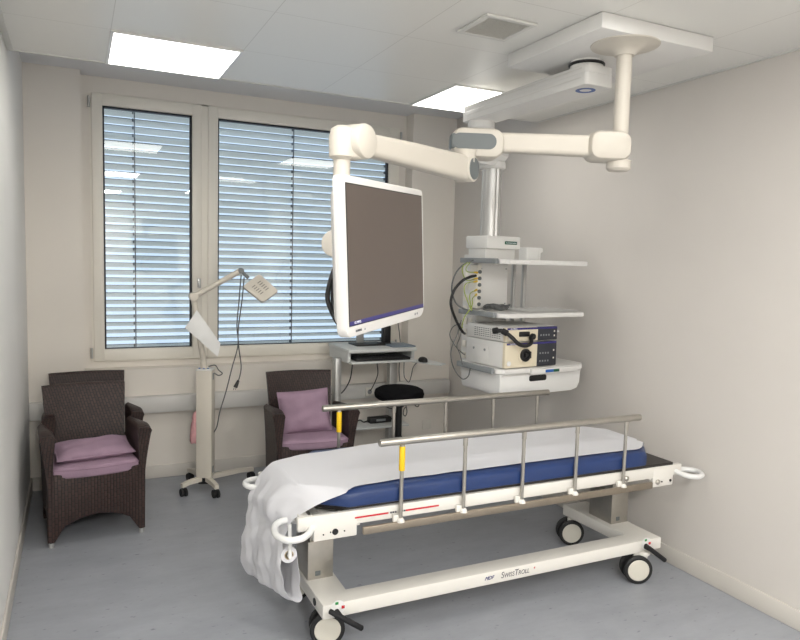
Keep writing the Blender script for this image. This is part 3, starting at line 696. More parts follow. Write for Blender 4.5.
castor(.80, -.255, math.radians(-113)); castor(-.888, -.17, math.radians(-104)); castor(.795, .27, math.radians(-113)); castor(-.90, .26, math.radians(-104))
for px, nm in ((-.885, 'l'), (.835, 'r')):
    bm = new(); lathe(bm, [(.033, 0), (.033, .0015)], (px+.005, -.2785, .205), (0, -1, 0)); lk = obj('brake_dial', bm, M['plastic'], t, 'white brake dial sticker')
    bm = new(); box(bm, (px+.0, -.281, .226), (.014, .003, .011), None, .001); obj('green_mark', bm, M['green'], lk, 'green mark')
    bm = new(); box(bm, (px+.028, -.281, .205), (.014, .003, .013), None, .001); obj('red_mark', bm, M['red'], lk, 'red mark')
    bm = new(); cyl(bm, (px, -.278, .19), (px, -.325, .19), .012, n=14)
    dl = V((.145, 0, -.105)); p0 = V((px-.045, -.325, .222)); tube(bm, [p0-dl*.02, p0, p0+dl*.3, p0+dl*.6, p0+dl*.97, p0+dl], [.006, .011, .012, .012, .012, .006], 12); obj('brake_lever', bm, M['rubber'], t, 'black brake lever')
# deck
bm = new()
for sy in (-1, 1):
    y_ = .3225*sy; box(bm, (-.0275, y_-.012*sy, .6015), (2.085, .025, .057), None, .004)
    for (a, b) in ((-1.005, -.82), (.815, .955)): bx(bm, a, b, min(y_-.026*sy, y_+.002*sy), max(y_-.026*sy, y_+.002*sy), .525, .62, .004)
for x_ in (-1.03, -.62, .2, .96): bx(bm, x_-.02, x_+.02, -.32, .32, .58, .618, .003)
for sx in (-.875, .878): bx(bm, sx-.075, sx+.075, -.31, .31, .56, .60, .004)
df = obj('deck_frame', bm, M['white'], t)
for a, b in ((-.83, -.68), (-.60, -.44)): bm = new(); bx(bm, a, b, -.326, -.3245, .597, .6035); obj('red_line', bm, M['red'], df, 'thin red line', smooth=False)
bm = new()
for k in range(7):
    if k != 3: bx(bm, -.672+k*.0105, -.664+k*.0105, -.326, -.3245, .597, .604)
obj('marking', bm, M['ink'], df, 'small dark printed marking', smooth=False)
bm = new()
for (x_, z_, r_) in ((-.915, .555, .013), (-.965, .55, .003), (-.935, .556, .003), (-.875, .553, .003), (.935, .55, .007), (.875, .55, .004)): cyl(bm, (x_, -.3245, z_), (x_, -.3275, z_), r_, n=16)
obj('bolt_hole', bm, M['black'], df, 'black plugs and holes')
bm = new()
for (x_, z_) in ((.845, .552), (.63, .595)): lathe(bm, [(.014, 0), (.014, .006), (.006, .012)], (x_, -.325, z_), (0, -1, 0), 16)
obj('clamp_knob', bm, M['steel'], df, 'steel clamp knobs')
bm = new(); prism(bm, [(-.86, -.30), (.955, -.318), (.955, .20), (.80, .31), (-.86, .30), (-.99, .18), (-.99, -.18)], (0, 0, .622), (1, 0, 0), (0, 1, 0), .022, .003); obj('deck_board', bm, M['board'], t, 'black deck board')
for sx, sy in ((-1, -1), (-1, 1), (1, -1), (1, 1)):
    bm = new(); x0 = -1.02 if sx < 0 else 1.0; y_ = .2985*sy
    if (sx, sy) == (-1, -1): P = [(-.99, -.27, .575), (-1.03, -.215, .575), (-1.075, -.185, .575), (-1.12, -.205, .575), (-1.148, -.26, .575), (-1.155, -.33, .575), (-1.125, -.385, .575), (-1.075, -.385, .575), (-1.035, -.35, .575), (-1.01, -.315, .585)]
    elif sx > 0: P = [(.98, sy*.285, .588), (1.045, sy*.275, .581), (1.095, sy*.285, .58), (1.122, sy*.33, .58), (1.095, sy*.385, .58), (1.045, sy*.405, .58), (.995, sy*.385, .584), (.98, sy*.34, .59), (.975, sy*.315, .595)]
    else: P = None
    if P is None: P = [(x0, y_, .60), (x0+sx*.075, y_-sy*0, .602), (x0+sx*.115, y_-sy*.02, .602), (x0+sx*.13, y_-sy*.06, .602), (x0+sx*.115, y_-sy*.1, .602), (x0+sx*.075, y_-sy*.115, .602), (x0+sx*.02, y_-sy*.115, .60), (x0-sx*.02, y_-sy*.115, .60)]
    tube(bm, catmull(P, 5), .0135, 12); obj('push_handle', bm, M['plastic'], t, 'white looped push handle')
def siderail(y_, sgn, dx, x0, x1):
    X = [q+dx for q in (-.62, -.315, -.005, .302, .605)]
    bm = new(); cyl(bm, (x0, y_, .908), (x1, y_, .908), .0165, n=18, bev=.003); r_ = obj('side_rail', bm, M['steel'], t, 'tubular steel side rail')
    bm = new(); bx(bm, -.79+dx, .80+dx, y_-.008, y_+.008, .532, .565, .004); obj('lower_bar', bm, M['steel_d'], r_, 'flat steel lower bar')
    for i, x_ in enumerate(X):
        bm = new(); cyl(bm, (x_, y_, .57), (x_, y_, .90), .0085, n=12); cyl(bm, (x_, y_, .86), (x_, y_, .893), .0105, n=12); po = obj('post', bm, M['steel'], r_)
        bm = new(); lathe(bm, [(.018, .562), (.017, .57), (.009, .58)], (x_, y_, 0)); box(bm, (x_-.018, y_+sgn*.008, .578), (.03, .016, .03), None, .004); obj('post_foot', bm, M['white'], r_, 'white post bracket')
        if i == 0:
            bm = new(); cyl(bm, (x_, y_, .782), (x_, y_, .885), .013, n=14, bev=.002); obj('yellow_sleeve', bm, M['yellow'], r_, 'bright yellow sleeve')
siderail(-.343, 1, -.012, -.737, .68); siderail(.343, -1, -.036, -.745, .648)
bm = new()
tube(bm, [(-1.075, -.225, .572), (-1.074, -.226, .52), (-1.072, -.226, .436)], .0085, 10); tube(bm, [(-1.06, .27, .59), (-1.066, .27, .52), (-1.072, .27, .436)], .0085, 10)
cyl(bm, (-1.072, -.236, .436), (-1.072, .28, .436), .008, n=12); obj('roll_holder', bm, M['plastic'], t, 'white paper roll holder')

# mattress
t = thing('mattress', 'blue vinyl mattress with cut corners lying on the trolley', 'mattress', (TX, TY, .645))
def octo(i): return [(-.89+i*.4, -.33+i), (.74, -.33+i), (.87-i, -.19), (.87-i, .12), (.70, .30-i), (-.86+i*.4, .30-i), (-1.03+i, .12), (-1.03+i, -.20)]
def octo2(i):
    P = [(-.86, -.33), (.755, -.33), (.87, -.20), (.87, .10), (.70, .30), (-.83, .30), (-1.03, .08), (-1.03, -.20)]
    c = V((-.06, -.01)); out = []
    for p in P: out.append((p[0]-math.copysign(i, p[0]-c.x), p[1]-math.copysign(i, p[1]-c.y)))
    return out
def dens(P, n):
    out = []
    for a, b in zip(P, P[1:]+P[:1]):
        L_ = max(1, int((V(b)-V(a)).length/n))
        for k in range(L_): out.append((a[0]+(b[0]-a[0])*k/L_, a[1]+(b[1]-a[1])*k/L_))
    return out
bm = new(); rings = []
for i, z_ in ((.010, 0), (.001, .006), (.0, .02), (.0, .053), (.004, .06), (.016, .071), (.05, .074)):
    P = octo2(i); out = []
    for q, (a, b) in enumerate(zip(P, P[1:]+P[:1])):
        L_ = (24, 3, 5, 4, 24, 4, 5, 3)[q]
        for k in range(L_):
            u = k/L_; x_, y_ = a[0]+(b[0]-a[0])*u, a[1]+(b[1]-a[1])*u
            if q in (0, 4) and .02 < z_ < .06 or q in (0, 4) and z_ == .02: y_ += .004*(1 if q == 0 else -1)*max(0, math.cos(x_*20.5))**6
            out.append(V((x_, y_, z_)))
    rings.append(out)
ringloft(bm, rings); obj('cover', bm, M['blue'], t, angle=50)

# paper sheet with its roll
t = thing('paper_sheet', 'white crepe paper sheet over the mattress, hanging in a loop at the left end', 'paper sheet', (TX, TY, .72)); O = V((TX, TY, .72))
TZ = .7235
# control rows: (near point, far point), world coords
rows = [((2.745, 2.66, .668), (2.745, 2.95, .668)), ((2.737, 2.65, .700), (2.737, 2.95, .695)), ((2.715, 2.635, .7215), (2.712, 2.97, .716)), ((2.60, 2.548, TZ), (2.60, 3.085, .705)), ((2.45, 2.553, TZ+.001), (2.45, 3.13, .722)), ((2.0, 2.553, TZ), (2.0, 3.125, TZ)),
        ((1.6, 2.551, TZ), (1.6, 3.115, TZ)), ((1.25, 2.55, TZ), (1.33, 3.10, TZ)), ((1.05, 2.53, TZ), (1.12, 3.06, TZ)), ((.985, 2.497, .718), (.98, 3.045, TZ)), ((.945, 2.494, .708), (.90, 3.02, TZ)), ((.905, 2.51, .69), (.825, 2.99, TZ+.001)),
        ((.863, 2.535, .664), (.785, 2.99, .708)), ((.832, 2.56, .636), (.745, 3.01, .65)), ((.79, 2.60, .582), (.715, 3.03, .575)), ((.765, 2.62, .52), (.70, 3.05, .51)), ((.748, 2.62, .45), (.69, 3.07, .41)),
        ((.748, 2.62, .38), (.685, 3.08, .30)), ((.762, 2.62, .30), (.69, 3.085, .22)), ((.78, 2.62, .245), (.705, 3.085, .18)), ((.808, 2.62, .225), (.735, 3.085, .17)), ((.828, 2.62, .245), (.758, 3.085, .20)), ((.827, 2.62, .32), (.772, 3.085, .30)), ((.816, 2.62, .40), (.795, 3.085, .40)), ((.812, 2.62, .437), (.812, 3.085, .437))]
NV = 22; ctrl = []
for ri, (a, b) in enumerate(rows):
    a, b = V(a), V(b); row = []
    for k in range(NV+1):
        u = k/NV; p = a.lerp(b, u)
        if ri in (10, 11): c_ = max(0, 1-u*4.0); p.z = TZ+.0012-(TZ+.0012-a.z)*c_; p.x = (.90, .826)[ri-10]+(a.x-(.90, .826)[ri-10])*c_**.8; p.y = a.y+(b.y-a.y)*u
        if ri == 12: c_ = max(0, 1-u*3.2); p.z = .710-(.710-a.z)*c_; p.x = .79+(a.x-.79)*c_
        if ri in (13, 14): c_ = max(0, 1-u*2.6); p.x = b.x+(a.x-b.x)*c_; p.z += .02*math.sin(min(1, u*1.6)*PI)
        if ri in (3,): p.z = TZ-.001-(TZ-.706)*max(0, u*6-5)
        row.append(p)
    ctrl.append(row)
cols = [catmull([r_[k] for r_ in ctrl], 4) for k in range(NV+1)]
G = [[cols[k][i]-O for k in range(NV+1)] for i in range(len(cols[0]))]
for i, row in enumerate(G):
    for k, p in enumerate(row):
        w_ = p+O
        if w_.x < .86 and w_.z < .70 and i < 88:
            s_ = min(1, (.70-w_.z)/.06)
            p.x += s_*(.006*math.sin(k*.75+w_.z*9)+.005*math.sin(k*1.7-w_.z*24)+.004*math.sin(w_.z*60+k*.4))
        elif w_.z > .715 and .95 < w_.x < 2.6 and k > 1: p.z += .0012*(1+math.sin(w_.x*9+k*.5))+.0008*math.sin(w_.x*31+k)
        if k == 0 and w_.x > 1.0 and w_.x < 1.7 and w_.z > .7: p.y += .004*math.sin(w_.x*26)
def inside(x, y, e_=.014):
    P = [(p[0]+TX, p[1]+TY) for p in octo2(0)]; c_ = V((TX-.06, TY-.01))
    for a, b in zip(P, P[1:]+P[:1]):
        a, b = V(a), V(b); n_ = V((b.y-a.y, a.x-b.x)).normalized()
        if (V((x, y))-a).dot(n_) > e_: return False
    return True
for row in G:
    for p in row:
        w_ = p+O
        if w_.z < TZ+.001 and w_.z > .60 and inside(w_.x, w_.y, .006 if w_.y < 2.7 else .014): p.z = TZ+.0025-O.z
bm = new(); grid(bm, G, .0012); obj('sheet', bm, M['paper'], t, angle=60)
bm = new(); rc = V((.778, 0, .437)); n = 30
def ringp(r_, y_): return [V((rc.x+r_*math.cos(2*PI*k/n), y_, rc.z+r_*math.sin(2*PI*k/n)))-O for k in range(n)]
ringloft(bm, [ringp(.034, 2.62), ringp(.034, 3.085), ringp(.019, 3.085), ringp(.019, 2.62)], closed=True); pr = obj('paper_roll', bm, M['paper'], t)
bm = new(); ringloft(bm, [ringp(.019, 2.617), ringp(.019, 3.087), ringp(.0165, 3.087), ringp(.0165, 2.617)], closed=True); obj('roll_core', bm, M['core'], pr, 'cardboard core')

# ------------------------------------------------------------------ wicker armchairs
def arc(u): return math.sin(u*PI)
CH = {}
def build_chair():
    P = {}
    # seat body: front apron with arch, drawn as outline in (x,z)
    bm = new(); out = [(-.262, .40), (-.258, .03), (-.224, .03)]
    for k in range(1, 12): u = k/12; out.append((-.208+.416*u, .085+.075*arc(u)**.8))
    out += [(.224, .03), (.258, .03), (.262, .40), (.255, .415), (-.255, .415)]
    prism(bm, out, (0, -.235, 0), (1, 0, 0), (0, 0, 1), .035, .006); P['front_panel'] = bm
    bm = new(); prism(bm, [(-.235, -.24), (.235, -.24), (.225, .18), (-.225, .18)], (0, 0, .345), (1, 0, 0), (0, 1, 0), .04, .006); P['seat'] = bm
    sides = []
    for s_ in (-1, 1):
        bm = new(); rings = []; N = 13
        for i in range(N+1):
            u = i/N; y_ = -.272+.46*u
            zb = .03 if u < .07 or u > .92 else .07+.085*arc((u-.07)/.85)**.8
            zt = .664-.055*u-.022*(1-min(1, u*6))**2
            tt = lambda z: min(1, max(0, (z-.34)/.30))**1.35
            xo = lambda z: .250+.008*min(1, z/.4)+.037*tt(z)*(1-.5*u)
            xi = lambda z: .228+.004*min(1, z/.4)-.018*tt(z)*(1-u)
            fr = (1-min(1, u*9))
            sec_ = []
            zs = [zb, .2, .33, .39, .45, .51, .57, zt-.035]
            for z in zs: sec_.append((xo(max(z, zb)), max(z, zb)))
            o_, i_ = xo(zt), xi(zt); c_ = (o_+i_)/2
            sec_ += [(o_, zt-.02), (o_-.006, zt-.008), (o_-.018, zt-.001), (c_, zt+.001), (i_+.016, zt-.001), (i_+.005, zt-.008), (i_, zt-.02), (i_+.001, zt-.03)]
            for z in zs[::-1]: sec_.append((xi(max(z, zb)), max(z, zb)))
            dy = lambda z: -.03*max(0, (z-.40)/.26)**1.5*fr
            rings.append([V((s_*x, y_+dy(z), z)) for x, z in sec_])
        ringloft(bm, rings); sides.append(bm)
    P['side'] = sides
    bm = new(); rings = []; N = 10
    def yb(z): return .165+.125*max(0, (z-.3)/.53)**1.15
    for i, z in enumerate([.36, .42, .5, .58, .66, .72, .77, .805, .822, .828]):
        hw_ = .213+.028*max(0, (z-.36)/.47); th = .034 if i < 8 else (.028 if i == 8 else .012); sec_ = []
        for k in range(9): u = k/8*2-1; sec_.append(V((u*hw_, yb(z)-.0+.018*(1-u*u)-.017+(.034-th)/2, z-.004*(u*u) if i > 6 else z)))
        for k in range(9): u = 1-k/8*2; sec_.append(V((u*hw_, yb(z)+.018*(1-u*u)-.017+th+(.034-th)/2, z-.004*(u*u) if i > 6 else z)))
        rings.append(sec_)
    ringloft(bm, rings); P['backrest'] = bm
    bm = new(); out = [(-.24, .40), (-.238, .03), (-.205, .03)]
    for k in range(1, 12): u = k/12; out.append((-.2+.4*u, .085+.075*arc(u)**.8))
    out += [(.205, .03), (.238, .03), (.24, .40)]
    prism(bm, out, (0, .19, 0), (1, 0, 0), (0, 0, 1), .03, .005); P['rear_panel'] = bm
    feet = []
    for (x_, y_) in ((-.24, -.254), (.24, -.254), (-.222, .175), (.222, .175)):
        bm = new(); cyl(bm, (x_, y_, 0), (x_, y_, .034), .014, .016, n=14); feet.append(bm)
    return P, feet
def chair_first(label, loc, rz):
    t = thing('wicker_armchair', label, 'armchair', loc, rz, 'dark wicker armchairs'); P, feet = build_chair()
    for k in ('front_panel', 'seat', 'backrest', 'rear_panel'): obj(k, P[k], M['wicker'], t, angle=50)
    for b in P['side']: obj('arm_side', b, M['wicker'], t, angle=50)
    for b in feet: obj('foot', b, M['alu'], t, 'silver foot cap')
    return t
def dup(root, label, loc, rz):
    r_ = root.copy(); C.objects.link(r_); r_.location = loc; r_.rotation_euler = (0, 0, rz); r_['label'] = label
    for ch in list(root.children):
        c = ch.copy(); C.objects.link(c); c.parent = r_
        for g in ch.children: d_ = g.copy(); C.objects.link(d_); d_.parent = c
    return r_
cA = ((.074, 4.428, 0), math.radians(6)); cB = ((.084, 4.885, 0), math.radians(3)); cC = ((1.460, 4.515, 0), math.radians(-4.5))
ch = chair_first('dark brown wicker armchair in the left corner, in front of another, holding two mauve cushions', *cA)
dup(ch, 'dark brown wicker armchair pushed behind another in the left corner, no cushions', *cB)
dup(ch, 'dark brown wicker armchair between the lamp stand and the computer desk, two mauve cushions', *cC)

def cushion(name, label, cat, loc, rot, w, d, h, parent_frame, puff=1., group=None, seedv=0, trap=0.):
    """pillow lying in its local xy plane"""
    Mx = Matrix.Translation(parent_frame[0]) @ Matrix.Rotation(parent_frame[1], 4, 'Z') @ Matrix.Translation(loc) @ rot.to_4x4()
    t = bpy.data.objects.new(name, None); C.objects.link(t); t.empty_display_size = .05; t.matrix_world = Mx; tag(t, label, cat, group)
    N = 16; bm = new(); top = []; bot = []; rnd = random.Random(seedv)
    ph = [rnd.uniform(0, 6) for _ in range(4)]
    for i in range(N+1):
        rt_, rb_ = [], []
        for j in range(N+1):
            u, v = i/N*2-1, j/N*2-1
            e_ = max(0, (1-abs(u)**4)*(1-abs(v)**4))
            hh_ = h/2*(e_**.35 if puff < 1 else e_**.55)
            x_ = u*w/2*(1-.05*puff*(1-abs(v)**2)*0 - .04*puff*(1-v*v)*(abs(u) > .5)*0)*(1+trap*v); y_ = v*d/2
            pin = 1+.05*puff*(abs(u*v))**2
            x_ *= pin; y_ *= pin
            wr = .004*puff*(math.sin(7*u+ph[0]+3*v)+math.sin(9*v-4*u+ph[1]))*e_
            rt_.append(V((x_, y_, h/2+hh_+wr))); rb_.append(V((x_, y_, h/2-hh_+wr*.0)))
        top.append(rt_); bot.append(rb_)
    va = [[bm.verts.new(p) for p in r_] for r_ in top]; vb = [[(va[i][j] if i in (0, N) or j in (0, N) else bm.verts.new(bot[i][j])) for j in range(N+1)] for i in range(N+1)]
    for i in range(N):
        for j in range(N):
            bm.faces.new((va[i][j], va[i+1][j], va[i+1][j+1], va[i][j+1]))
            try: bm.faces.new((vb[i][j+1], vb[i+1][j+1], vb[i+1][j], vb[i][j]))
            except ValueError: pass
    obj('cover', bm, M['mauve'], t, angle=80)
    bm = new(); per = [top[0][j] for j in range(N+1)]+[top[i][N] for i in range(1, N+1)]+[top[N][j] for j in range(N-1, -1, -1)]+[top[i][0] for i in range(N-1, 0, -1)]
    tube(bm, per, .0035, 6, closed=True); obj('piping', bm, M['mauve'], t, angle=80)
    return t
I3 = Matrix.Identity(3)
def seatpad(label, fr):
    Mx = Matrix.Translation(fr[0]) @ Matrix.Rotation(fr[1], 4, 'Z')
    t = thing('seat_cushion', label, 'cushion', Mx @ V((0, -.055, .386)), fr[1], 'mauve seat cushions')
    pl = []
    W_ = .224
    for k in range(13): u = k/12*2-1; pl.append((u*W_, -.205-.03*(1-u*u)))
    pl += [(W_-.008, .1), (W_-.02, .205), (-W_+.02, .205), (-W_+.008, .1)]
    bm = new(); ringloft(bm, [[V((p[0]*(1-i), p[1]*(1-i), z_)) for p in pl] for i, z_ in ((.05, 0), (.015, .004), (.0, .014), (0, .048), (.012, .060), (.05, .066), (.3, .070), (.7, .071))])
    obj('cover', bm, M['mauve'], t, angle=60)
    bm = new(); tube(bm, [V((p[0]*1.002, p[1]*1.002, .05)) for p in pl], .0035, 6, closed=True); obj('piping', bm, M['mauve'], t, angle=80)
seatpad('thick mauve seat cushion under the flat pillow on the left corner armchair', cA)
seatpad('thick mauve seat cushion on the armchair beside the computer desk', cC)
cushion('throw_pillow', 'mauve pillow lying flat on the seat of the left corner armchair', 'pillow', (.0, -.085, .462), RX(math.radians(8)) @ RZ(math.radians(3)), .40, .25, .075, cA, 1., 'mauve pillows', 3)
cushion('throw_pillow', 'mauve pillow leaning upright on the backrest of the armchair by the desk', 'pillow', (-.03, .0, .58), RZ(math.radians(0)) @ RX(math.radians(72)) @ RZ(math.radians(3)), .34, .28, .10, cC, 1., 'mauve pillows', 5)

# ------------------------------------------------------------------ examination lamp on a rolling stand
LX, LY = .812, 4.80
t = thing('examination_lamp', 'cream examination lamp on a boxy rolling stand in front of the windows', 'lamp', (LX, LY, 0)); O = V((LX, LY, 0))
LR = RZ(math.radians(-24))
bm = new()
box(bm, (0, 0, .485), (.108, .10, .76), LR, .008, 2); bm2 = new(); box(bm2, (0, 0, .085), (.085, .08, .05), LR, .006)
obj('stand_column', bm, M['beige'], t); obj('column_foot', bm2, M['black'], t, 'black column foot')
bm = new(); box(bm, (0, 0, .869), (.112, .104, .012), LR, .004); cp = obj('top_panel', bm, M['white_c'], t, 'pale control panel')
bm = new()
for k in range(3): q = LR @ V((-.035+k*.03, -.03, 0)); cyl(bm, q+V((0, 0, .874)), q+V((0, 0, .879)), .007, n=12)
obj('panel_knob', bm, M['bluel'], cp, 'small blue knobs')
bm = new()
for z_ in (.16, .82): q = LR @ V((.0545, -.01, 0)); box(bm, q+V((0, 0, z_)), (.003, .03, .045), LR, .001)
obj('side_vent', bm, M['grey'], t, 'grey side vents')
for (ex, ey) in ((.655, 4.735), (.853, 4.63), (.745, 5.06), (1.165, 4.93)):
    d = V((ex-LX, ey-LY, 0)); L_ = d.length; dn = d.normalized(); a = math.atan2(d.y, d.x)
    bm = new(); s_ = V((-dn.y, dn.x, 0))
    ringloft(bm, [[dn*q+s_*(sx*w_)+V((0, 0, z0+sz*h_)) for sx, sz in ((-1, -1), (1, -1), (1, 1), (-1, 1))] for q, w_, z0, h_ in ((.03, .018, .095, .016), (L_*.75, .016, .09, .014), (L_+.015, .015, .078, .014))]); lg = obj('base_leg', bm, M['beige'], t)
    bm = new(); c = d+V((0, 0, .028))
    for q in (-.013, .013): lathe(bm, [(.018, -.008), (.028, -.007), (.028, .007), (.018, .008)], c+V((q, 0, 0)), (1, .25, 0), 20)
    cyl(bm, c, c+V((0, 0, .042)), .012, n=10); obj('castor', bm, M['rubber'], lg, 'black castor')
E0 = V((LX-.012, LY, .875))-O; E1 = V((.727, 4.78, 1.372))-O; E2 = V((1.04, 4.75, 1.555))-O
bm = new(); cyl(bm, E0, E0+V((-.003, 0, .05)), .022, n=18); tube(bm, [E0+V((0, 0, .03)), E1], .02, 14); obj('lower_arm', bm, M['beige'], t)
bm = new(); cyl(bm, E1+V((0, -.03, 0)), E1+V((0, .03, 0)), .03, n=20, bev=.004); cyl(bm, E1+V((-.025, 0, -.0)), E1+V((.03, 0, .018)), .02, n=14); obj('elbow_joint', bm, M['beige'], t)
bm = new(); tube(bm, [E1, E2], .0195, 14); obj('upper_arm', bm, M['beige'], t)
bm = new(); cyl(bm, E2+V((0, -.022, 0)), E2+V((0, .022, 0)), .02, n=18, bev=.003); cyl(bm, E2, E2+V((.05, -.02, -.05)), .012, n=12); obj('head_joint', bm, M['grey'], t, 'dark grey tilt joint')
# lamp head: tilted box
HC = V((1.168, 4.70, 1.452))-O
hx_ = V((.76, -.18, -.38)).normalized()
hr = V((.232, .02, -.10)); hd_ = V((.105, -.03, -.0))
ax = V((.80, -.15, .50)).normalized()   # top-left to top-right edge
q0, q1, q2, q3 = V((1.045, 4.72, 1.445)), V((1.165, 4.73, 1.535)), V((1.292, 4.68, 1.415)), V((1.172, 4.66, 1.335))
nn = (q1-q0).cross(q3-q0).normalized()
if nn.y > 0: nn = -nn
bm = new(); qs = [q-O for q in (q0, q1, q2, q3)]; cen = sum(qs, V())/4
def inset(i): return [q+(cen-q)*i for q in qs]
def rounded(Q, r_):
    out = []
    for i in range(4):
        p_, c_, n_ = Q[i-1], Q[i], Q[(i+1) % 4]; a_ = c_+(p_-c_).normalized()*r_; b_ = c_+(n_-c_).normalized()*r_
        for k in range(4): u = k/3; out.append(a_*(1-u)**2+c_*2*u*(1-u)+b_*u*u)
    return out
ringloft(bm, [[p+nn*d_ for p in rounded(inset(i), .022)] for i, d_ in ((.12, .018), (.02, .016), (0, .008), (0, -.018), (.05, -.03), (.12, -.034))]); lh = obj('lamp_head', bm, M['beige'], t)
bm = new(); eu, ev = (qs[2]-qs[1])*.5+(qs[3]-qs[0])*.5, (qs[1]-qs[0])
for g in (.34, .66):
    for k in range(5):
        c_ = qs[0]+eu*(.27+.1*k)+ev*g+nn*.0185; du = eu.normalized()*.0028; dv = ev.normalized()*.014
        ringloft(bm, [[c_+du*a_+dv*b_+nn*h_ for a_, b_ in ((-1, -1), (1, -1), (1, 1), (-1, 1))] for h_ in (-.003, .0012)])
obj('head_vent', bm, M['cgrey2'], lh, 'grey vent slots')
bm = new(); tube(bm, catmull([p-O for p in [V((1.04, 4.73, 1.53)), V((1.036, 4.735, 1.48)), V((1.028, 4.74, 1.352)), V((1.014, 4.74, 1.178)), V((1.022, 4.74, 1.038)), V((.981, 4.74, .877)), V((.94, 4.74, .71)), V((.900, 4.745, .572)), V((.884, 4.77, .46)), V((.86, 4.81, .40))]], 6), .0042, 7); obj('supply_cord', bm, M['cgrey'], t, 'grey hanging cord')
bm = new(); tube(bm, catmull([p-O for p in [V((1.062, 4.74, 1.51)), V((1.052, 4.755, 1.351)), V((1.027, 4.755, 1.155)), V((1.028, 4.75, 1.035)), V((1.048, 4.755, .892)), V((1.041, 4.755, .821)), V((1.027, 4.755, .775))]], 6), .0042, 7)
cd_ = obj('plug_cord', bm, M['cgrey'], t, 'grey cord ending in a plug')
bm = new(); p0, p1 = V((1.03, 4.755, .785))-O, V((1.008, 4.755, .735))-O; cyl(bm, p0, p1, .009, .015, n=14, bev=.003)
dn = (p1-p0).normalized(); s_, _t = frame_of(dn)
for q in (-.007, .007): cyl(bm, p1+V((q, 0, 0)), p1+V((q, 0, 0))+dn*.018, .002, n=8)
obj('mains_plug', bm, M['black'], cd_, 'dark mains plug')
bm = new(); tube(bm, catmull([V((.02, -.0, .885)), V((.06, -.02, .895)), V((.085, -.02, .86)), V((.11, -.02, .835)), V((.085, -.02, .822)), V((.055, -.015, .84))], 6), .004, 7); obj('panel_cord', bm, M['cgrey'], t)
# white cloth on the lower arm
k = thing('white_cloth', 'stiff white cloth hanging over the lower arm of the examination lamp', 'cloth', (.775, 4.76, 1.12)); o0 = V(k.location)
pa, pb, pc, pd = V((.661, 4.72, 1.168)), V((.742, 4.735, 1.285)), V((.897, 4.72, 1.055)), V((.876, 4.70, .965))
bm = new(); grid(bm, [[(pa.lerp(pb, v).lerp(pd.lerp(pc, v), u)-o0)+V((0, -.012*math.sin(v*PI)*(1-u*.5)+.004*math.sin(u*9), 0)) for v in [j/8 for j in range(9)]] for u in [i/12 for i in range(13)]], .0018); obj('sheet', bm, M['cloth'], k)
k = thing('pink_pouch', 'pink fabric pouch hanging on the left side of the lamp stand', 'pouch', (.745, 4.81, .35)); 
bm = new(); rings = []
for z_, w_, d_, x_ in ((0, .018, .02, -.012), (.02, .026, .028, -.012), (.08, .028, .03, -.006), (.13, .026, .028, -.004), (.16, .018, .02, -.002), (.175, .024, .022, .002), (.205, .022, .018, .008), (.215, .014, .01, .01)):
    rings.append([V((x_+w_*math.cos(2*PI*q/18)*(1+.1*math.sin(q*2.3+z_*40)), d_*math.sin(2*PI*q/18), z_+.006*math.sin(q*1.1))) for q in range(18)])
ringloft(bm, rings); obj('pouch_body', bm, M['pink'], k, angle=60)

# ------------------------------------------------------------------ computer desk
DX, DY = 2.13, 4.92
t = thing('computer_desk', 'narrow light grey computer desk under the right end of the wide window', 'desk', (DX, DY, 0)); O = V((DX, DY, 0))
def dbx(bm, x0, x1, y0, y1, z0, z1, b=.004): bx(bm, x0-DX-.015, x1-DX-.015, y0-DY, y1-DY, z0, z1, b)
bm = new(); dbx(bm, 1.845, 2.415, 4.69, 5.14, .955, .982); obj('tabletop', bm, M['desk'], t)
bm = new(); dbx(bm, 1.85, 1.875, 4.72, 5.13, .875, .956, .003); dbx(bm, 2.385, 2.41, 4.72, 5.13, .875, .956, .003); dbx(bm, 1.875, 2.385, 5.10, 5.13, .875, .956, .003); obj('tray_housing', bm, M['desk'], t)
bm = new(); dbx(bm, 1.858, 2.40, 4.645, 5.08, .878, .893, .003); obj('keyboard_tray', bm, M['desk'], t)
bm = new(); prism(bm, [(2.36-DX, 4.70-DY), (2.50-DX, 4.47-DY), (2.565-DX, 4.52-DY), (2.52-DX, 4.76-DY), (2.40-DX, 4.80-DY)], (0, 0, .866), (1, 0, 0), (0, 1, 0), .011, .003); obj('mouse_platform', bm, M['desk'], t)
bm = new(); dbx(bm, 1.80, 1.85, 4.84, 4.92, .0, .90, .006); dbx(bm, 1.79, 1.86, 4.66, 5.10, .0, .05, .006); obj('leg', bm, M['alu'], t, 'silver grey leg')
bm = new(); dbx(bm, 2.31, 2.375, 4.95, 5.02, .0, .90, .006); dbx(bm, 2.305, 2.375, 4.66, 5.10, .0, .05, .006); obj('leg', bm, M['alu'], t, 'silver grey leg')
bm = new(); dbx(bm, 1.86, 2.42, 4.80, 5.06, .335, .352, .003); obj('lower_shelf', bm, M['desk'], t)
k = thing('keyboard', 'black keyboard in the slot under the desk top', 'keyboard', (2.11, 4.74, .893)); bm = new(); box(bm, (0, 0, .012), (.45, .15, .02), None, .005); obj('body', bm, M['black'], k)
bm = new()
for r_ in range(5):
    for q in range(15): box(bm, (-.2+q*.0285, -.052+r_*.026, .024), (.024, .021, .008), None, .002, 1)
obj('keys', bm, M['rubber'], k)
k = thing('computer_mouse', 'small black computer mouse on the platform beside the desk', 'computer mouse', (2.43, 4.64, .877)); bm = new()
ringloft(bm, [[V((.033*s_*math.cos(2*PI*q/20), .052*s_*math.sin(2*PI*q/20), z_)) for q in range(20)] for s_, z_ in ((.92, 0), (1, .008), (.95, .02), (.75, .031), (.4, .037))]); obj('shell', bm, M['black'], k)
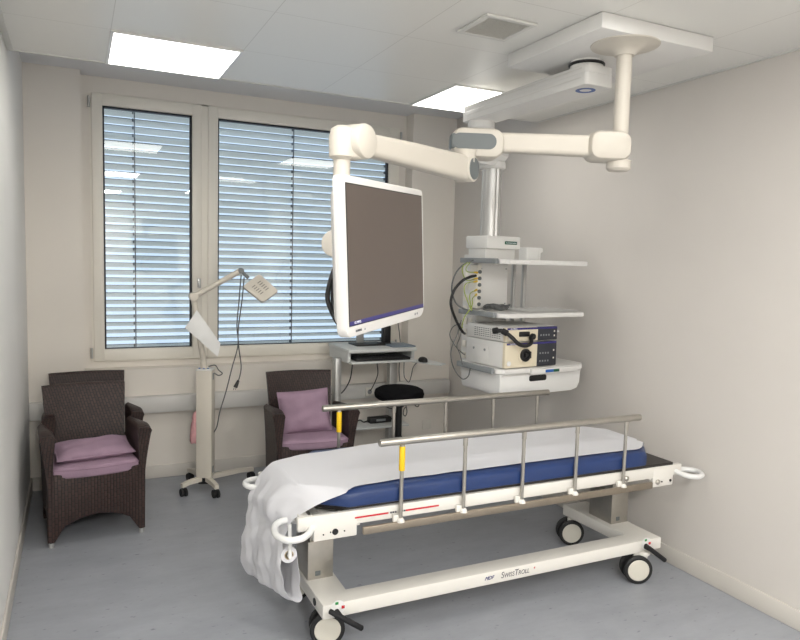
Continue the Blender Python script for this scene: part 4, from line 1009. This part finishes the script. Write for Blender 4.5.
k = thing('desk_monitor', 'flat computer screen on a grey stand, mostly hidden behind the large monitor', 'monitor', (2.09, 4.98, .982)); bm = new(); box(bm, (0, -.02, .006), (.25, .19, .012), None, .005); obj('stand_base', bm, M['black'], k, 'dark stand base')
bm = new(); box(bm, (-.04, .03, .15), (.06, .02, .29), None, .004); obj('stand_neck', bm, M['alu'], k)
bm = new(); box(bm, (.02, .0, .36), (.40, .03, .25), None, .008); sb = obj('screen_body', bm, M['black'], k)
bm = new(); box(bm, (.02, -.0155, .36), (.375, .002, .225)); obj('screen', bm, M['screen'], sb, smooth=False)
k = thing('docking_station', 'black upright block standing beside the desk screen stand', 'docking station', (2.25, 4.95, .982)); bm = new(); box(bm, (0, 0, .075), (.066, .05, .15), None, .006); box(bm, (-.025, -.02, .01), (.10, .07, .02), None, .006); obj('body', bm, M['black'], k)
k = thing('slate_folder', 'flat slate grey folder lying on the right side of the desk top', 'folder', (2.31, 4.84, .982)); bm = new(); box(bm, (0, 0, .006), (.20, .22, .011), None, .003); obj('cover', bm, M['padblue'], k)
k = thing('power_adapter', 'black power adapter brick on the lower desk shelf', 'power adapter', (2.2, 4.93, .352)); bm = new(); box(bm, (0, 0, .024), (.19, .07, .046), None, .008); pb_ = obj('brick', bm, M['black'], k)
bm = new(); box(bm, (.0, -.0355, .026), (.08, .002, .018), None, .0005); obj('sticker', bm, M['grey'], pb_, 'grey sticker')
bm = new(); tube(bm, catmull([(-.095, 0, .02), (-.14, -.01, .015), (-.17, .0, .03), (-.20, .02, .008)], 6), .005, 7); tube(bm, catmull([(.095, 0, .02), (.14, .0, .018), (.2, .02, .008)], 6), .005, 7); obj('cord', bm, M['cblack'], pb_)
cable('desk_cable', 'dark cable hanging from the left end of the desk to the trunking', [(1.965, 4.95, .874), (1.955, 4.93, .80), (1.935, 4.93, .70), (1.89, 4.98, .60), (1.86, 5.12, .565)], .005, 'cblack')
cable('desk_cable', 'thin dark cable hanging from the middle of the desk into the trunking socket', [(2.19, 5.0, .874), (2.20, 5.0, .82), (2.225, 5.04, .72), (2.215, 5.12, .60), (2.2, 5.137, .57)], .004, 'cblack')
cable('desk_cable', 'thin grey cable loop hanging under the right end of the desk', [(2.394, 4.9, .874), (2.397, 4.9, .732), (2.42, 4.9, .69), (2.444, 4.9, .673), (2.462, 4.9, .72), (2.47, 4.88, .80), (2.47, 4.78, .866)], .0035, 'cgrey')
cable('desk_cable', 'thin grey cable running up the wall behind the desk', [(2.47, 5.205, 1.30), (2.47, 5.2, 1.161), (2.485, 5.19, 1.035), (2.50, 5.19, .90), (2.49, 5.19, .75), (2.5, 5.19, .625)], .004, 'cgrey')
cable('desk_cable', 'short cord ending in a small loop below the stool seat', [(2.415, 4.9, .60), (2.42, 4.9, .492), (2.433, 4.9, .43), (2.42, 4.9, .394), (2.40, 4.9, .41), (2.405, 4.9, .45), (2.425, 4.9, .47)], .004, 'cgrey')

# ------------------------------------------------------------------ stool
t = thing('swivel_stool', 'round black swivel stool in front of the computer desk', 'stool', (2.18, 4.53, 0))
bm = new(); lathe(bm, [(.12, .62), (.165, .626), (.182, .64), (.188, .665), (.18, .692), (.15, .708), (.08, .714), (.001, .715)], n=40); obj('seat', bm, M['fabric'], t)
bm = new(); lathe(bm, [(.03, .56), (.06, .59), (.085, .615), (.085, .622)], n=24); obj('seat_plate', bm, M['black'], t)
bm = new()
for a0 in (PI*1.08, PI*1.62):
    pts = []
    for k_ in range(9): a = a0+(k_/8)*.95; pts.append((.15*math.cos(a), .15*math.sin(a), .60-.022*math.sin(k_/8*PI)+.018*(k_ in (0, 8))))
    tube(bm, pts, .004, 8)
obj('lever_loop', bm, M['black'], t)
bm = new(); cyl(bm, (0, 0, .10), (0, 0, .57), .026, n=20); cyl(bm, (0, 0, .30), (0, 0, .34), .03, n=20); obj('gas_column', bm, M['black'], t)
for k_ in range(5):
    a = k_*2*PI/5+.3; d = V((math.cos(a), math.sin(a), 0)); bm = new(); tube(bm, [d*.02+V((0, 0, .115)), d*.14+V((0, 0, .105)), d*.23+V((0, 0, .075))], [.02, .016, .013], 10); lg = obj('base_leg', bm, M['black'], t)
    bm = new(); s_ = V((-d.y, d.x, 0))
    for q in (-.014, .014): lathe(bm, [(.016, -.009), (.027, -.008), (.027, .008), (.016, .009)], d*.23+V((0, 0, .027))+s_*q, s_, 18)
    cyl(bm, d*.23+V((0, 0, .03)), d*.23+V((0, 0, .075)), .008, n=10); obj('castor', bm, M['rubber'], lg)

# ------------------------------------------------------------------ sky outside, colour management
w = bpy.data.worlds.new('overcast_sky'); bpy.context.scene.world = w; w.use_nodes = True; nt = w.node_tree
bg = nt.nodes['Background']; tc = nt.nodes.new('ShaderNodeTexCoord'); sp = nt.nodes.new('ShaderNodeSeparateXYZ'); nt.links.new(tc.outputs['Generated'], sp.inputs[0])
cr = nt.nodes.new('ShaderNodeValToRGB'); mr = nt.nodes.new('ShaderNodeMapRange'); mr.inputs['From Min'].default_value = -1; nt.links.new(sp.outputs[2], mr.inputs[0]); nt.links.new(mr.outputs[0], cr.inputs[0])
cr.color_ramp.elements[0].color = (.74, .80, .88, 1); cr.color_ramp.elements[1].color = (.70, .83, 1, 1); e_ = cr.color_ramp.elements.new(.5); e_.color = (.60, .73, .92, 1)
nt.links.new(cr.outputs[0], bg.inputs[0]); bg.inputs[1].default_value = 1.15
sc = bpy.context.scene
sc.view_settings.view_transform = 'Standard'; sc.view_settings.look = 'None'; sc.view_settings.exposure = .22; sc.view_settings.gamma = 1
